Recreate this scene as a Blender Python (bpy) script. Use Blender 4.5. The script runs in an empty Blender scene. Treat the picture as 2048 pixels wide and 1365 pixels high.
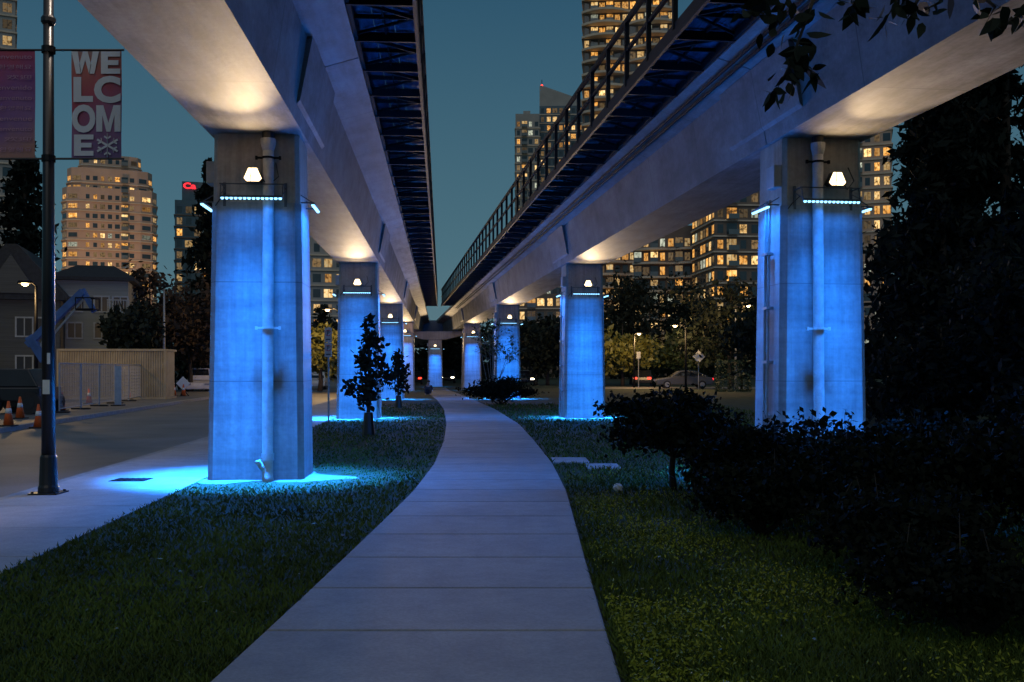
import bpy, bmesh, math, random
import numpy as np
from mathutils import Vector, Matrix
random.seed(7); rng=np.random.default_rng(7)
SC=bpy.context.scene; C=SC.collection
F=1991.1; HZ=738.0; CZ=1.6
R=math.radians
def gx(px,Y): return (px-1024)/F*Y
def gz(py,Y): return CZ-(py-HZ)/F*Y
def at(px,py,Y): return Vector((gx(px,Y),Y,gz(py,Y)))

# ------------------------------------------------------------------ materials
def base(name):
    m=bpy.data.materials.new(name); m.use_nodes=True
    nt=m.node_tree; return m,nt,nt.nodes['Principled BSDF']
def objcoord(nt,stretch=(1,1,1),rnd=True):
    tc=nt.nodes.new('ShaderNodeTexCoord'); mp=nt.nodes.new('ShaderNodeMapping')
    mp.inputs['Scale'].default_value=stretch
    nt.links.new(tc.outputs['Object'],mp.inputs['Vector'])
    if rnd:
        oi=nt.nodes.new('ShaderNodeObjectInfo'); mu=nt.nodes.new('ShaderNodeMath'); mu.operation='MULTIPLY'; mu.inputs[1].default_value=40
        nt.links.new(oi.outputs['Random'],mu.inputs[0]); nt.links.new(mu.outputs[0],mp.inputs['Location'])
    return mp.outputs['Vector'],tc
def noise(nt,vec,scale,detail=6,rough=.6):
    n=nt.nodes.new('ShaderNodeTexNoise'); n.inputs['Scale'].default_value=scale; n.inputs['Detail'].default_value=detail; n.inputs['Roughness'].default_value=rough
    nt.links.new(vec,n.inputs['Vector']); return n.outputs['Fac']
def ramp(nt,fac,stops):
    r=nt.nodes.new('ShaderNodeValToRGB'); e=r.color_ramp.elements
    e[0].position,e[0].color=stops[0][0],(*stops[0][1],1); e[1].position,e[1].color=stops[-1][0],(*stops[-1][1],1)
    for p,c in stops[1:-1]:
        k=e.new(p); k.color=(*c,1)
    nt.links.new(fac,r.inputs['Fac']); return r.outputs['Color']
def mixc(nt,fac,a,b,mode='MIX'):
    m=nt.nodes.new('ShaderNodeMix'); m.data_type='RGBA'; m.blend_type=mode
    if isinstance(fac,(int,float)): m.inputs[0].default_value=fac
    else: nt.links.new(fac,m.inputs[0])
    for s,i in ((a,6),(b,7)):
        if isinstance(s,tuple): m.inputs[i].default_value=(*s,1)
        else: nt.links.new(s,m.inputs[i])
    return m.outputs[2]
def math_(nt,op,a,b=None):
    m=nt.nodes.new('ShaderNodeMath'); m.operation=op
    for s,i in ((a,0),(b,1)):
        if s is None: continue
        if isinstance(s,(int,float)): m.inputs[i].default_value=s
        else: nt.links.new(s,m.inputs[i])
    return m.outputs[0]
def bump(nt,b,h,st,dist=.02):
    n=nt.nodes.new('ShaderNodeBump'); n.inputs['Strength'].default_value=st; n.inputs['Distance'].default_value=dist
    nt.links.new(h,n.inputs['Height']); nt.links.new(n.outputs['Normal'],b.inputs['Normal'])
def mat(name,c1,c2=None,rough=.7,scale=5,bmp=0,metal=0,stretch=(1,1,1),spec=.5,fine=0):
    m,nt,b=base(name); c2=c2 or tuple(x*.7 for x in c1)
    v,tc=objcoord(nt,stretch)
    n=noise(nt,v,scale); col=ramp(nt,n,[(.32,c2),(.68,c1)])
    if fine:
        n2=noise(nt,v,scale*fine,4); col=mixc(nt,.45,col,ramp(nt,n2,[(.3,(.35,.35,.35)),(.7,(1,1,1))]),'MULTIPLY')
    nt.links.new(col,b.inputs['Base Color'])
    b.inputs['Roughness'].default_value=rough; b.inputs['Metallic'].default_value=metal; b.inputs['Specular IOR Level'].default_value=spec
    if bmp: bump(nt,b,noise(nt,v,scale*6),bmp)
    return m
def emat(name,col,st,vary=False,c2=None):
    m,nt,b=base(name); b.inputs['Base Color'].default_value=(.02,.02,.02,1)
    b.inputs['Roughness'].default_value=.3
    b.inputs['Emission Color'].default_value=(*col,1); b.inputs['Emission Strength'].default_value=st
    if vary:
        v,tc=objcoord(nt,(1,1,1)); oi=nt.nodes.new('ShaderNodeObjectInfo')
        n=noise(nt,v,2.6,2)
        cc=ramp(nt,n,[(.35,tuple(x*.15 for x in col)),(.5,col),(.66,c2 or col)])
        sp=nt.nodes.new('ShaderNodeSeparateXYZ'); nt.links.new(tc.outputs['Object'],sp.inputs[0])
        pp=math_(nt,'PINGPONG',math_(nt,'ADD',sp.outputs['X'],.5),.25)
        cc=mixc(nt,math_(nt,'LESS_THAN',pp,.02),cc,(.01,.008,.006))
        nt.links.new(cc,b.inputs['Emission Color'])
        ma=nt.nodes.new('ShaderNodeMapRange'); ma.inputs[3].default_value=st*.2; ma.inputs[4].default_value=st*1.5
        nt.links.new(oi.outputs['Random'],ma.inputs[0]); nt.links.new(ma.outputs[0],b.inputs['Emission Strength'])
    try: m.cycles.emission_sampling='NONE'
    except Exception: pass
    return m
def concrete(name,c1,c2,joint=None,axis='Z',rough=.6,streak=True,gloss=False,jw=.012,band=False):
    m,nt,b=base(name); v,tc=objcoord(nt)
    n1=noise(nt,v,1.1,8,.65); col=ramp(nt,n1,[(.3,c2),(.7,c1)])
    n2=noise(nt,v,14,5); col=mixc(nt,.5,col,ramp(nt,n2,[(.3,(.6,.6,.6)),(.65,(1,1,1))]),'MULTIPLY')
    if streak:
        v2,_=objcoord(nt,(7,7,.35)); n3=noise(nt,v2,1.4,6); col=mixc(nt,.55,col,ramp(nt,n3,[(.35,(.55,.55,.55)),(.6,(1,1,1))]),'MULTIPLY')
    if band:
        v3,_=objcoord(nt,(.25,.25,3.2)); n4=noise(nt,v3,1.3,4); col=mixc(nt,.6,col,ramp(nt,n4,[(.35,(.55,.55,.55)),(.62,(1,1,1))]),'MULTIPLY')
    if gloss:
        v4,_=objcoord(nt,(3.2,.5,1)); n5=noise(nt,v4,1.5,7,.7); col=mixc(nt,.75,col,ramp(nt,n5,[(.36,(.45,.43,.42)),(.62,(1,1,1))]),'MULTIPLY')
    if joint:
        sp=nt.nodes.new('ShaderNodeSeparateXYZ'); nt.links.new(tc.outputs['Object'],sp.inputs[0])
        mo=math_(nt,'PINGPONG',sp.outputs[axis],joint/2)
        col=mixc(nt,math_(nt,'LESS_THAN',mo,jw/2),col,tuple(x*.5 for x in c2))
    nt.links.new(col,b.inputs['Base Color'])
    if gloss: b.inputs['Roughness'].default_value=.7; b.inputs['Specular IOR Level'].default_value=.3
    else: b.inputs['Roughness'].default_value=rough
    bump(nt,b,n2,.25,.01); return m
def slabmat(name,c1,c2):
    m,nt,b=base(name); v,tc=objcoord(nt,rnd=False)
    col=ramp(nt,noise(nt,v,.8,7,.65),[(.3,c2),(.7,c1)])
    n2=noise(nt,v,45,4); col=mixc(nt,.5,col,ramp(nt,n2,[(.3,(.62,)*3),(.65,(1,1,1))]),'MULTIPLY')
    n3=noise(nt,v,3.1,6,.7); col=mixc(nt,.4,col,ramp(nt,n3,[(.35,(.6,)*3),(.6,(1,1,1))]),'MULTIPLY')
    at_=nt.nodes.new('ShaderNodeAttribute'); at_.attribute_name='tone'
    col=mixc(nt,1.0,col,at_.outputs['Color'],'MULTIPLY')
    nt.links.new(col,b.inputs['Base Color']); b.inputs['Roughness'].default_value=.8
    bump(nt,b,n2,.3,.006); return m

M={}
M['concrete']=concrete('column_concrete',(.42,.43,.44),(.32,.325,.335),1.42,band=True)
M['neck']=concrete('neck_concrete_lit',(.54,.47,.39),(.35,.30,.255))  # lighter and warmer than the shaft: soffit lamp bounce put into the colour
M['girder']=concrete('girder_concrete',(.375,.375,.37),(.215,.215,.215),3.1,'Y',gloss=True,streak=False,jw=.02)
M['path']=slabmat('path_concrete',(.385,.375,.36),(.285,.28,.27))
M['pave']=slabmat('pavement_concrete',(.53,.505,.475),(.40,.385,.36))
M['kerb']=mat('kerb_concrete',(.38,.37,.35),(.26,.25,.24),.8,6,.2)
M['gravel']=mat('pale_gravel',(.42,.41,.38),(.16,.155,.14),.9,9,.8,fine=7)
M['asphalt']=mat('asphalt',(.25,.235,.215),(.16,.15,.138),.6,.5,.3,fine=60)
M['lawn']=mat('lawn_soil',(.045,.06,.018),(.018,.026,.010),.95,1.6,.6,fine=22)
M['ground']=mat('ground_earth',(.05,.055,.03),(.025,.03,.018),.95,.4,.2)
M['grass']=mat('grass_blade',(.095,.145,.022),(.032,.05,.009),.75,.9,spec=.25)
M['weed']=mat('weed_leaf_lit',(.36,.38,.03),(.10,.13,.012),.65,.8,spec=.3)  # bright yellow-green carries the light on the right lawn in the leaf colour
M['black']=mat('black_paint',(.012,.012,.014),None,.35,6)
M['steel']=mat('dark_steel',(.010,.011,.014),(.006,.006,.008),.8,6,spec=.2)
M['bracket']=mat('grey_bracket_steel',(.12,.12,.13),(.07,.07,.08),.6,6,metal=.3)
M['grating']=mat('grating_blue_lit',(.06,.085,.18),(.012,.016,.036),.7,11,stretch=(1,.3,1))  # blue LED light on the underside is part of this tint
M['galv']=mat('galvanised_steel',(.36,.37,.38),(.25,.26,.27),.5,8,metal=.4)
M['wire']=mat('fence_wire',(.42,.42,.42),(.34,.34,.34),.6,8)
M['pipe']=mat('pale_pipe',(.60,.60,.60),(.43,.43,.43),.6,9,.5)
M['box']=mat('grey_cabinet',(.4,.4,.38),(.3,.3,.29),.5,5)
M['led']=emat('blue_led',(.25,.62,1),3)
M['lens']=emat('warm_lens',(1,.72,.38),4)
M['bark']=mat('bark',(.05,.038,.028),(.02,.016,.012),.9,7,.6,stretch=(1,1,.25))
M['leaf']=mat('leaf_green',(.06,.09,.03),(.03,.05,.018),.5,1.6)
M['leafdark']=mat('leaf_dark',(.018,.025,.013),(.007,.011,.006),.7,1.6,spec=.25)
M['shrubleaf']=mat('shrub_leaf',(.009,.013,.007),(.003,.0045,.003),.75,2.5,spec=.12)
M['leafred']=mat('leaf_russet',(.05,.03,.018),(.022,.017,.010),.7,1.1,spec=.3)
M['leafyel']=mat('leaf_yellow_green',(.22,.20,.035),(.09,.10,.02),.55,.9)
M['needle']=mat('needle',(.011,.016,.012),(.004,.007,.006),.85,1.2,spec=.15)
M['white']=mat('white_paint',(.75,.75,.73),(.65,.65,.63),.5,5)
M['orange']=mat('cone_orange',(.75,.13,.02),(.6,.09,.015),.5,6)
M['yellowbox']=mat('container_yellow',(.42,.345,.22),(.29,.235,.15),.7,1.5)
M['bluemetal']=mat('boom_blue',(.07,.15,.36),(.04,.09,.23),.45,3)
M['rubber']=mat('rubber',(.02,.02,.02),None,.8,8)
M['carpaint']=mat('silver_paint',(.16,.16,.17),(.13,.13,.14),.3,2,metal=.5)
M['cardark']=mat('dark_paint',(.02,.021,.026),None,.3,2,metal=.2)
M['carwhite']=mat('white_car_paint',(.75,.75,.75),None,.3,2)
M['glass']=mat('dark_glass',(.02,.025,.03),None,.08,1,spec=.8)
M['red']=emat('tail_red',(1,.03,.01),6)
M['head']=emat('head_white',(1,.85,.55),14)
M['sodium']=emat('street_lamp_glow',(1,.68,.28),22)
M['siding']=mat('house_siding',(.28,.28,.24),(.20,.20,.17),.8,4,stretch=(.1,.1,6))
M['siding2']=mat('house_siding_dark',(.10,.095,.08),(.06,.058,.05),.8,4,stretch=(.1,.1,6))
M['roof']=mat('shingle_roof',(.04,.04,.042),(.022,.022,.024),.9,6,.3)
M['trim']=mat('house_trim',(.40,.40,.38),None,.7,4)
M['pink']=mat('tower_brick',(.64,.45,.33),(.54,.37,.27),.8,.3)
M['pale']=mat('tower_concrete',(.44,.41,.37),(.34,.32,.29),.8,.3)
M['slab']=mat('balcony_slab_underlit',(.78,.64,.48),(.62,.50,.37),.8,.4)  # pale tan stands in for apartment light on the slab edges
M['curtain']=mat('curtain_wall',(.09,.14,.17),(.055,.09,.115),.2,.2,spec=.7)
M['darkwall']=mat('tower_dark_wall',(.22,.165,.125),(.14,.105,.08),.7,.3)
M['w_dark']=mat('window_dark',(.05,.07,.08),(.03,.045,.055),.1,1,spec=.8)
M['w_dim']=emat('window_dim',(.62,.37,.14),.30,True,(.48,.36,.2))
M['w_warm']=emat('window_warm',(1,.58,.19),1.0,True,(1,.76,.38))
M['w_gold']=emat('window_gold',(1,.42,.07),.95,True,(1,.6,.2))
M['w_cool']=emat('window_cool',(.75,.8,.6),.5,True,(.9,.9,.7))
M['pane']=mat('house_pane',(.03,.035,.04),(.02,.022,.026),.35,1,spec=.4)
M['balglass']=mat('balcony_glass',(.16,.19,.19),(.11,.135,.14),.2,.5,spec=.8)
M['signred']=emat('sign_red',(1,.02,.03),2.5)

# ------------------------------------------------------------------ mesh helpers
class MB:
    def __init__(s): s.v=[]; s.f=[]; s.mi=[]
    def add(s,vs,fs,mi=0):
        o=len(s.v); s.v+= [tuple(v) for v in vs]
        for f in fs: s.f.append([i+o for i in f]); s.mi.append(mi)
        return s
    def box(s,x0,x1,y0,y1,z0,z1,mi=0):
        vs=[(x0,y0,z0),(x1,y0,z0),(x1,y1,z0),(x0,y1,z0),(x0,y0,z1),(x1,y0,z1),(x1,y1,z1),(x0,y1,z1)]
        return s.add(vs,[(0,3,2,1),(4,5,6,7),(0,1,5,4),(1,2,6,5),(2,3,7,6),(3,0,4,7)],mi)
    def bar(s,p0,p1,w,h=None,mi=0):
        h=h or w; p0=Vector(p0); p1=Vector(p1); d=(p1-p0).normalized()
        up=Vector((0,0,1)) if abs(d.z)<.95 else Vector((0,1,0))
        a=d.cross(up).normalized()*w/2; b=a.cross(d).normalized()*h/2
        vs=[p+q for p in (p0,p1) for q in (-a-b,a-b,a+b,-a+b)]
        return s.add(vs,[(0,1,2,3),(7,6,5,4),(0,4,5,1),(1,5,6,2),(2,6,7,3),(3,7,4,0)],mi)
    def loft(s,rings,caps=True,mi=0):
        n=len(rings[0]); vs=[v for r in rings for v in r]; fs=[]
        for k in range(len(rings)-1):
            for i in range(n):
                j=(i+1)%n; fs.append((k*n+i,k*n+j,(k+1)*n+j,(k+1)*n+i))
        if caps: fs.append(tuple(range(n))[::-1]); fs.append(tuple((len(rings)-1)*n+i for i in range(n)))
        return s.add(vs,fs,mi)
    def tube(s,pts,r,seg=8,mi=0):
        pts=[Vector(p) for p in pts]; rs=r if isinstance(r,(list,tuple)) else [r]*len(pts); rings=[]
        for i,p in enumerate(pts):
            d=(pts[min(i+1,len(pts)-1)]-pts[max(i-1,0)])
            if d.length<1e-9: d=Vector((0,0,1))
            d.normalize(); up=Vector((0,0,1)) if abs(d.z)<.9 else Vector((1,0,0))
            a=d.cross(up).normalized(); b=d.cross(a).normalized()
            rings.append([p+(a*math.cos(t)+b*math.sin(t))*rs[i] for t in [2*math.pi*k/seg for k in range(seg)]])
        return s.loft(rings,True,mi)
    def prism(s,poly,axis,t0,t1,mi=0):
        def P(p,t): return (p[0],t,p[1]) if axis=='Y' else ((t,p[0],p[1]) if axis=='X' else (p[0],p[1],t))
        return s.loft([[P(p,t0) for p in poly],[P(p,t1) for p in poly]],True,mi)
    def build(s,name,mats,parent=None,smooth=False,bevel=0):
        me=bpy.data.meshes.new(name); me.from_pydata(s.v,[],s.f)
        mats=mats if isinstance(mats,(list,tuple)) else [mats]
        for m in mats: me.materials.append(m)
        for p,k in zip(me.polygons,s.mi): p.material_index=k; p.use_smooth=smooth
        bm=bmesh.new(); bm.from_mesh(me); bmesh.ops.recalc_face_normals(bm,faces=bm.faces); bm.to_mesh(me); bm.free()
        o=bpy.data.objects.new(name,me); C.objects.link(o)
        if parent: o.parent=parent
        if bevel:
            b=o.modifiers.new('bevel','BEVEL'); b.width=bevel; b.segments=2; b.limit_method='ANGLE'
        return o
def meshobj(name,me,parent=None,loc=(0,0,0)):
    o=bpy.data.objects.new(name,me); C.objects.link(o); o.location=loc
    if parent: o.parent=parent
    return o
def tag(o,label=None,cat=None,group=None,kind=None):
    if label: o['label']=label
    if cat: o['category']=cat
    if group: o['group']=group
    if kind: o['kind']=kind
    return o
def thing(name,label,cat,loc=(0,0,0),rz=0,group=None):
    o=bpy.data.objects.new(name,None); C.objects.link(o); o.location=loc; o.rotation_euler=(0,0,rz); o.empty_display_size=.2
    return tag(o,label,cat,group)
def copy_tree(o,parent=None):
    c=o.copy(); C.objects.link(c)
    if parent: c.parent=parent
    for ch in list(o.children): copy_tree(ch,c)
    return c
def quads(name,V,m,parent=None,k=4):
    V=np.asarray(V,dtype=np.float32).reshape(-1,3); n=len(V)
    me=bpy.data.meshes.new(name); me.vertices.add(n); me.vertices.foreach_set('co',V.ravel())
    me.loops.add(n); me.loops.foreach_set('vertex_index',np.arange(n,dtype=np.int32))
    me.polygons.add(n//k); me.polygons.foreach_set('loop_start',np.arange(0,n,k,dtype=np.int32))
    me.update(calc_edges=True); me.validate()
    me.materials.append(m); return meshobj(name,me,parent)
def frames(n,droop):
    a=rng.normal(size=(n,3)); a[:,2]-=droop; a/=np.linalg.norm(a,axis=1)[:,None]
    b=rng.normal(size=(n,3)); b-=(b*a).sum(1)[:,None]*a; b/=np.linalg.norm(b,axis=1)[:,None]
    return a,b
def leafquads(P,size,asp=.5,droop=0,jit=.35):
    n=len(P); a,b=frames(n,droop)
    s=(size*(1+jit*rng.normal(size=n)).clip(.4,1.8))[:,None]
    return np.stack([P-a*s*.5,P-a*s*.05+b*s*asp*.5,P+a*s*.5,P-a*s*.05-b*s*asp*.5],1)
def ovate(P,size,asp=.5,droop=0,jit=.2):
    n=len(P); a,b=frames(n,droop); s=(size*(1+jit*rng.normal(size=n)).clip(.5,1.6))[:,None]
    c=np.cross(a,b)*s
    return np.stack([P,P+a*s*.22+b*s*asp*.40+c*.04,P+a*s*.5+b*s*asp*.46+c*.02,P+a*s*.8+b*s*asp*.22-c*.04,P+a*s-c*.1,P+a*s*.8-b*s*asp*.22-c*.04,P+a*s*.5-b*s*asp*.46+c*.02,P+a*s*.22-b*s*asp*.40+c*.04],1)
def text_mesh(s,off=.0,name='letter'):
    cu=bpy.data.curves.new('t','FONT'); cu.body=s; cu.offset=off; cu.resolution_u=4
    o=bpy.data.objects.new('t',cu); C.objects.link(o)
    dg=bpy.context.evaluated_depsgraph_get(); dg.update()
    me=bpy.data.meshes.new_from_object(o.evaluated_get(dg)); bpy.data.objects.remove(o); bpy.data.curves.remove(cu)
    me.name=name; return me
def text_obj(name,s,x0,x1,z0,z1,y,m,parent,off=.0):
    me=text_mesh(s,off,name); n=len(me.vertices)
    if n==0: return None
    co=np.zeros(n*3,dtype=np.float32); me.vertices.foreach_get('co',co); co=co.reshape(-1,3)
    mn=co.min(0); mx=co.max(0); d=np.maximum(mx-mn,1e-5)
    out=np.zeros_like(co); out[:,0]=x0+(co[:,0]-mn[0])/d[0]*(x1-x0); out[:,2]=z0+(co[:,1]-mn[1])/d[1]*(z1-z0); out[:,1]=y
    me.vertices.foreach_set('co',out.ravel()); me.update(); me.materials.clear(); me.materials.append(m)
    return meshobj(name,me,parent)

# ------------------------------------------------------------------ setting: ground
pY=np.array([2.5,5.08,6.68,8.56,10.2,12.9,16.6,22,28.4,38.8,51.4,61,72,84])
pL=np.array([-1.60,-1.515,-1.45,-1.39,-1.34,-1.27,-1.29,-1.5,-1.87,-2.65,-3.9,-5.05,-6.35,-7.4])
pR=np.array([.48,.55,.575,.61,.645,.70,.67,.48,.2,-.66,-2.05,-3.15,-4.5,-5.6])
def xl(Y): return np.interp(Y,pY,pL)
def xr(Y): return np.interp(Y,pY,pR)
walk_in=lambda Y:-3.40-.074*Y
walk_out=lambda Y:-5.28-.074*Y
far_kerb=lambda Y:-10.6-.118*Y
SL=.0705; SR=.1255; TL=math.atan(SL); TR=math.atan(SR)
XL=lambda Y:-3.70-SL*(Y-14.75); XR=lambda Y:4.49-SR*(Y-15.05)
COLXY=[(XL(y),y) for y in (14.75,32.1,52.2)]+[(XR(y),y) for y in (15.05,32.6,53)]
COVERS=[(1140,922,.62,.5,'left of two pale utility covers in the right verge'),(1205,934,.55,.42,'right of two pale utility covers in the right verge')]
COVXY=[(gx(c[0],CZ*F/(c[1]-HZ)),CZ*F/(c[1]-HZ),c[2]/2,c[3]) for c in COVERS]
b=MB(); b.add([(-3000,-300,-.145),(3000,-300,-.145),(3000,4000,-.145),(-3000,4000,-.145)],[(0,1,2,3)])
tag(b.build('ground',M['ground']),kind='structure')
def strip(f0,f1,y0,y1,n,z,name,m,skirt=True):
    b=MB(); Ys=np.linspace(y0,y1,n)
    A=[(float(f0(y)),float(y),z) for y in Ys]; B=[(float(f1(y)),float(y),z) for y in Ys]
    vs=A+B; fs=[(i,n+i,n+i+1,i+1) for i in range(n-1)]
    if skirt:
        vs+= [(x,y,-.14) for x,y,_ in A]+[(x,y,-.14) for x,y,_ in B]
        fs+= [(2*n+i,i,i+1,2*n+i+1) for i in range(n-1)]+[(n+i,3*n+i,3*n+i+1,n+i+1) for i in range(n-1)]
    b.add(vs,fs); return tag(b.build(name,m),kind='structure')
strip(lambda y:walk_in(y)+.002,lambda y:90.,-6,170,90,0,'lawn',M['lawn'])
strip(lambda y:far_kerb(y)+.001,lambda y:walk_out(y)-.15,-6,170,30,-.13,'road',M['asphalt'],False)
strip(lambda y:-120.,lambda y:far_kerb(y)-.16,-6,170,30,0,'far_pavement',M['asphalt'])
strip(lambda y:walk_out(y)-.15,lambda y:walk_out(y)-.003,-6,170,60,.006,'kerb',M['kerb'])
strip(lambda y:far_kerb(y)-.155,lambda y:far_kerb(y),-6,170,60,.006,'far_kerb',M['kerb'])
b=MB(); b.add([(4,79,.006),(120,79,.006),(120,87.5,.006),(4,87.5,.006)],[(0,1,2,3)]); tag(b.build('side_road',M['asphalt']),kind='structure')
b=MB()
for cx_,cy_ in COLXY:
    n=28; k0=[]
    for i in range(n):
        a=2*math.pi*i/n; rr=1.0+.22*math.sin(3*a+cx_)+.12*math.sin(7*a+cy_)+random.uniform(-.07,.07)
        x=cx_+math.cos(a)*rr*1.15; y=cy_+math.sin(a)*rr*.95
        x=max(x,walk_in(y)+.02); k0.append((x,y,.007))
    b.add([(cx_,cy_,.03)]+k0,[(0,i+1,(i+1)%n+1) for i in range(n)])
tag(b.build('gravel',M['gravel']),'pale gravel spread around the feet of the columns','gravel',kind='stuff')
def slabs(name,f0,f1,ys,z,m,gap=.012):
    mb=MB(); tones=[]
    for a,c in zip(ys[:-1],ys[1:]):
        t=.86+.16*random.random(); n0=len(mb.f)
        y0=a+gap/2; y1=c-gap/2
        P=[(float(f0(y0)),y0),(float(f1(y0)),y0),(float(f1(y1)),y1),(float(f0(y1)),y1)]
        e=.012
        cx=sum(p[0] for p in P)/4; cy=(y0+y1)/2
        I=[(p[0]+(e if p[0]<cx else -e),p[1]+(e if p[1]<cy else -e)) for p in P]
        mb.loft([[(x,y,-.02) for x,y in P],[(x,y,z-.006) for x,y in P],[(x,y,z) for x,y in I]],True)
        tones+= [t]*(len(mb.f)-n0)
    o=mb.build(name,m); me=o.data
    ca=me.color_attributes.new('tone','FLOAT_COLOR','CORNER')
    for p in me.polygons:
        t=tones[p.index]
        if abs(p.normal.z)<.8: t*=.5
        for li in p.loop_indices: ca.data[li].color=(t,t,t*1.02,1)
    return tag(o,kind='structure')
ys=[2.5]
while ys[-1]<83: ys.append(ys[-1]+1.16)
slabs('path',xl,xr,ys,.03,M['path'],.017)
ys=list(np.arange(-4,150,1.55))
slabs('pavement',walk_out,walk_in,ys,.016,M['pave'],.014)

def grass():
    N=150000
    u=rng.random(N); y0,y1=4.2,45.; Y=1/(1/y0+(1/y1-1/y0)*u)
    lo=np.maximum(-(1060/F)*Y,-3.42-.074*Y); hi=np.minimum(1060/F*Y,9.)
    X=lo+(hi-lo)*rng.random(N)
    ok=~((X>xl(Y)-.02)&(X<xr(Y)+.02))
    dm=np.full(N,9.)
    for cx_,cy_ in COLXY: dm=np.minimum(dm,np.hypot((X-cx_)/1.15,(Y-cy_)/.95))
    ok&=(dm>1.0+.2*rng.normal(size=N))
    for cx_,cy_,hw_,hl_ in COVXY: ok&=~((abs(X-cx_)<hw_)&(abs(Y-cy_)<hl_))
    X=X[ok];Y=Y[ok];dm=dm[ok];n=len(X)
    right=X>xr(Y)
    patch=.5+.5*np.sin(X*2.1+np.sin(Y*1.3)*2)*np.cos(Y*1.7+X)
    hgt=(.022+.028*rng.random(n))*(1+.6*patch*right)*(1+Y/60)*np.clip((dm-.6)/1.4,.4,1)
    wd=(.0035+.0032*rng.random(n))*(1+Y/9)
    th=rng.random(n)*2*np.pi; lean=rng.normal(size=(n,2))*hgt[:,None]*.55
    a=np.stack([np.cos(th),np.sin(th),0*th],1)*wd[:,None]
    P=np.stack([X,Y,0*X-.004],1)
    top=P+np.stack([lean[:,0],lean[:,1],hgt],1)
    V=np.stack([P-a,P+a,top],1)
    o=quads('grass',V,M['grass'],None,3); tag(o,'short dark green grass of the verges either side of the path','grass',kind='stuff')
    n=26000; Y=1/(1/4.4+(1/16.-1/4.4)*rng.random(n)); X=xr(Y)+.06+np.abs(rng.normal(size=n))*1.15
    ok=(np.sin(X*3.3+Y)+np.cos(Y*2.3-X*1.7)+rng.normal(size=n)*.8)>.1
    P=np.stack([X,Y,.025+.05*rng.random(n)],1)[ok]
    o=quads('clover',leafquads(P,.027,.40),M['weed']); tag(o,'low leafy weeds mixed into the lawn right of the path','weeds',kind='stuff')
    n=80; Y=1/(1/4.4+(1/22.-1/4.4)*rng.random(n)); X=np.where(rng.random(n)<.5,xl(Y)-.1-2.0*rng.random(n),xr(Y)+.1+2.4*rng.random(n))
    P=np.stack([X,Y,.05+.02*rng.random(n)],1); q=leafquads(P,.04,.6)
    q[:,:,2]=.05+.25*(q[:,:,2]-.05)
    o=quads('fallen_leaves',q,M['leafyel']); tag(o,'scattered pale fallen leaves on the grass','leaves',kind='stuff')
grass()

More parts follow.
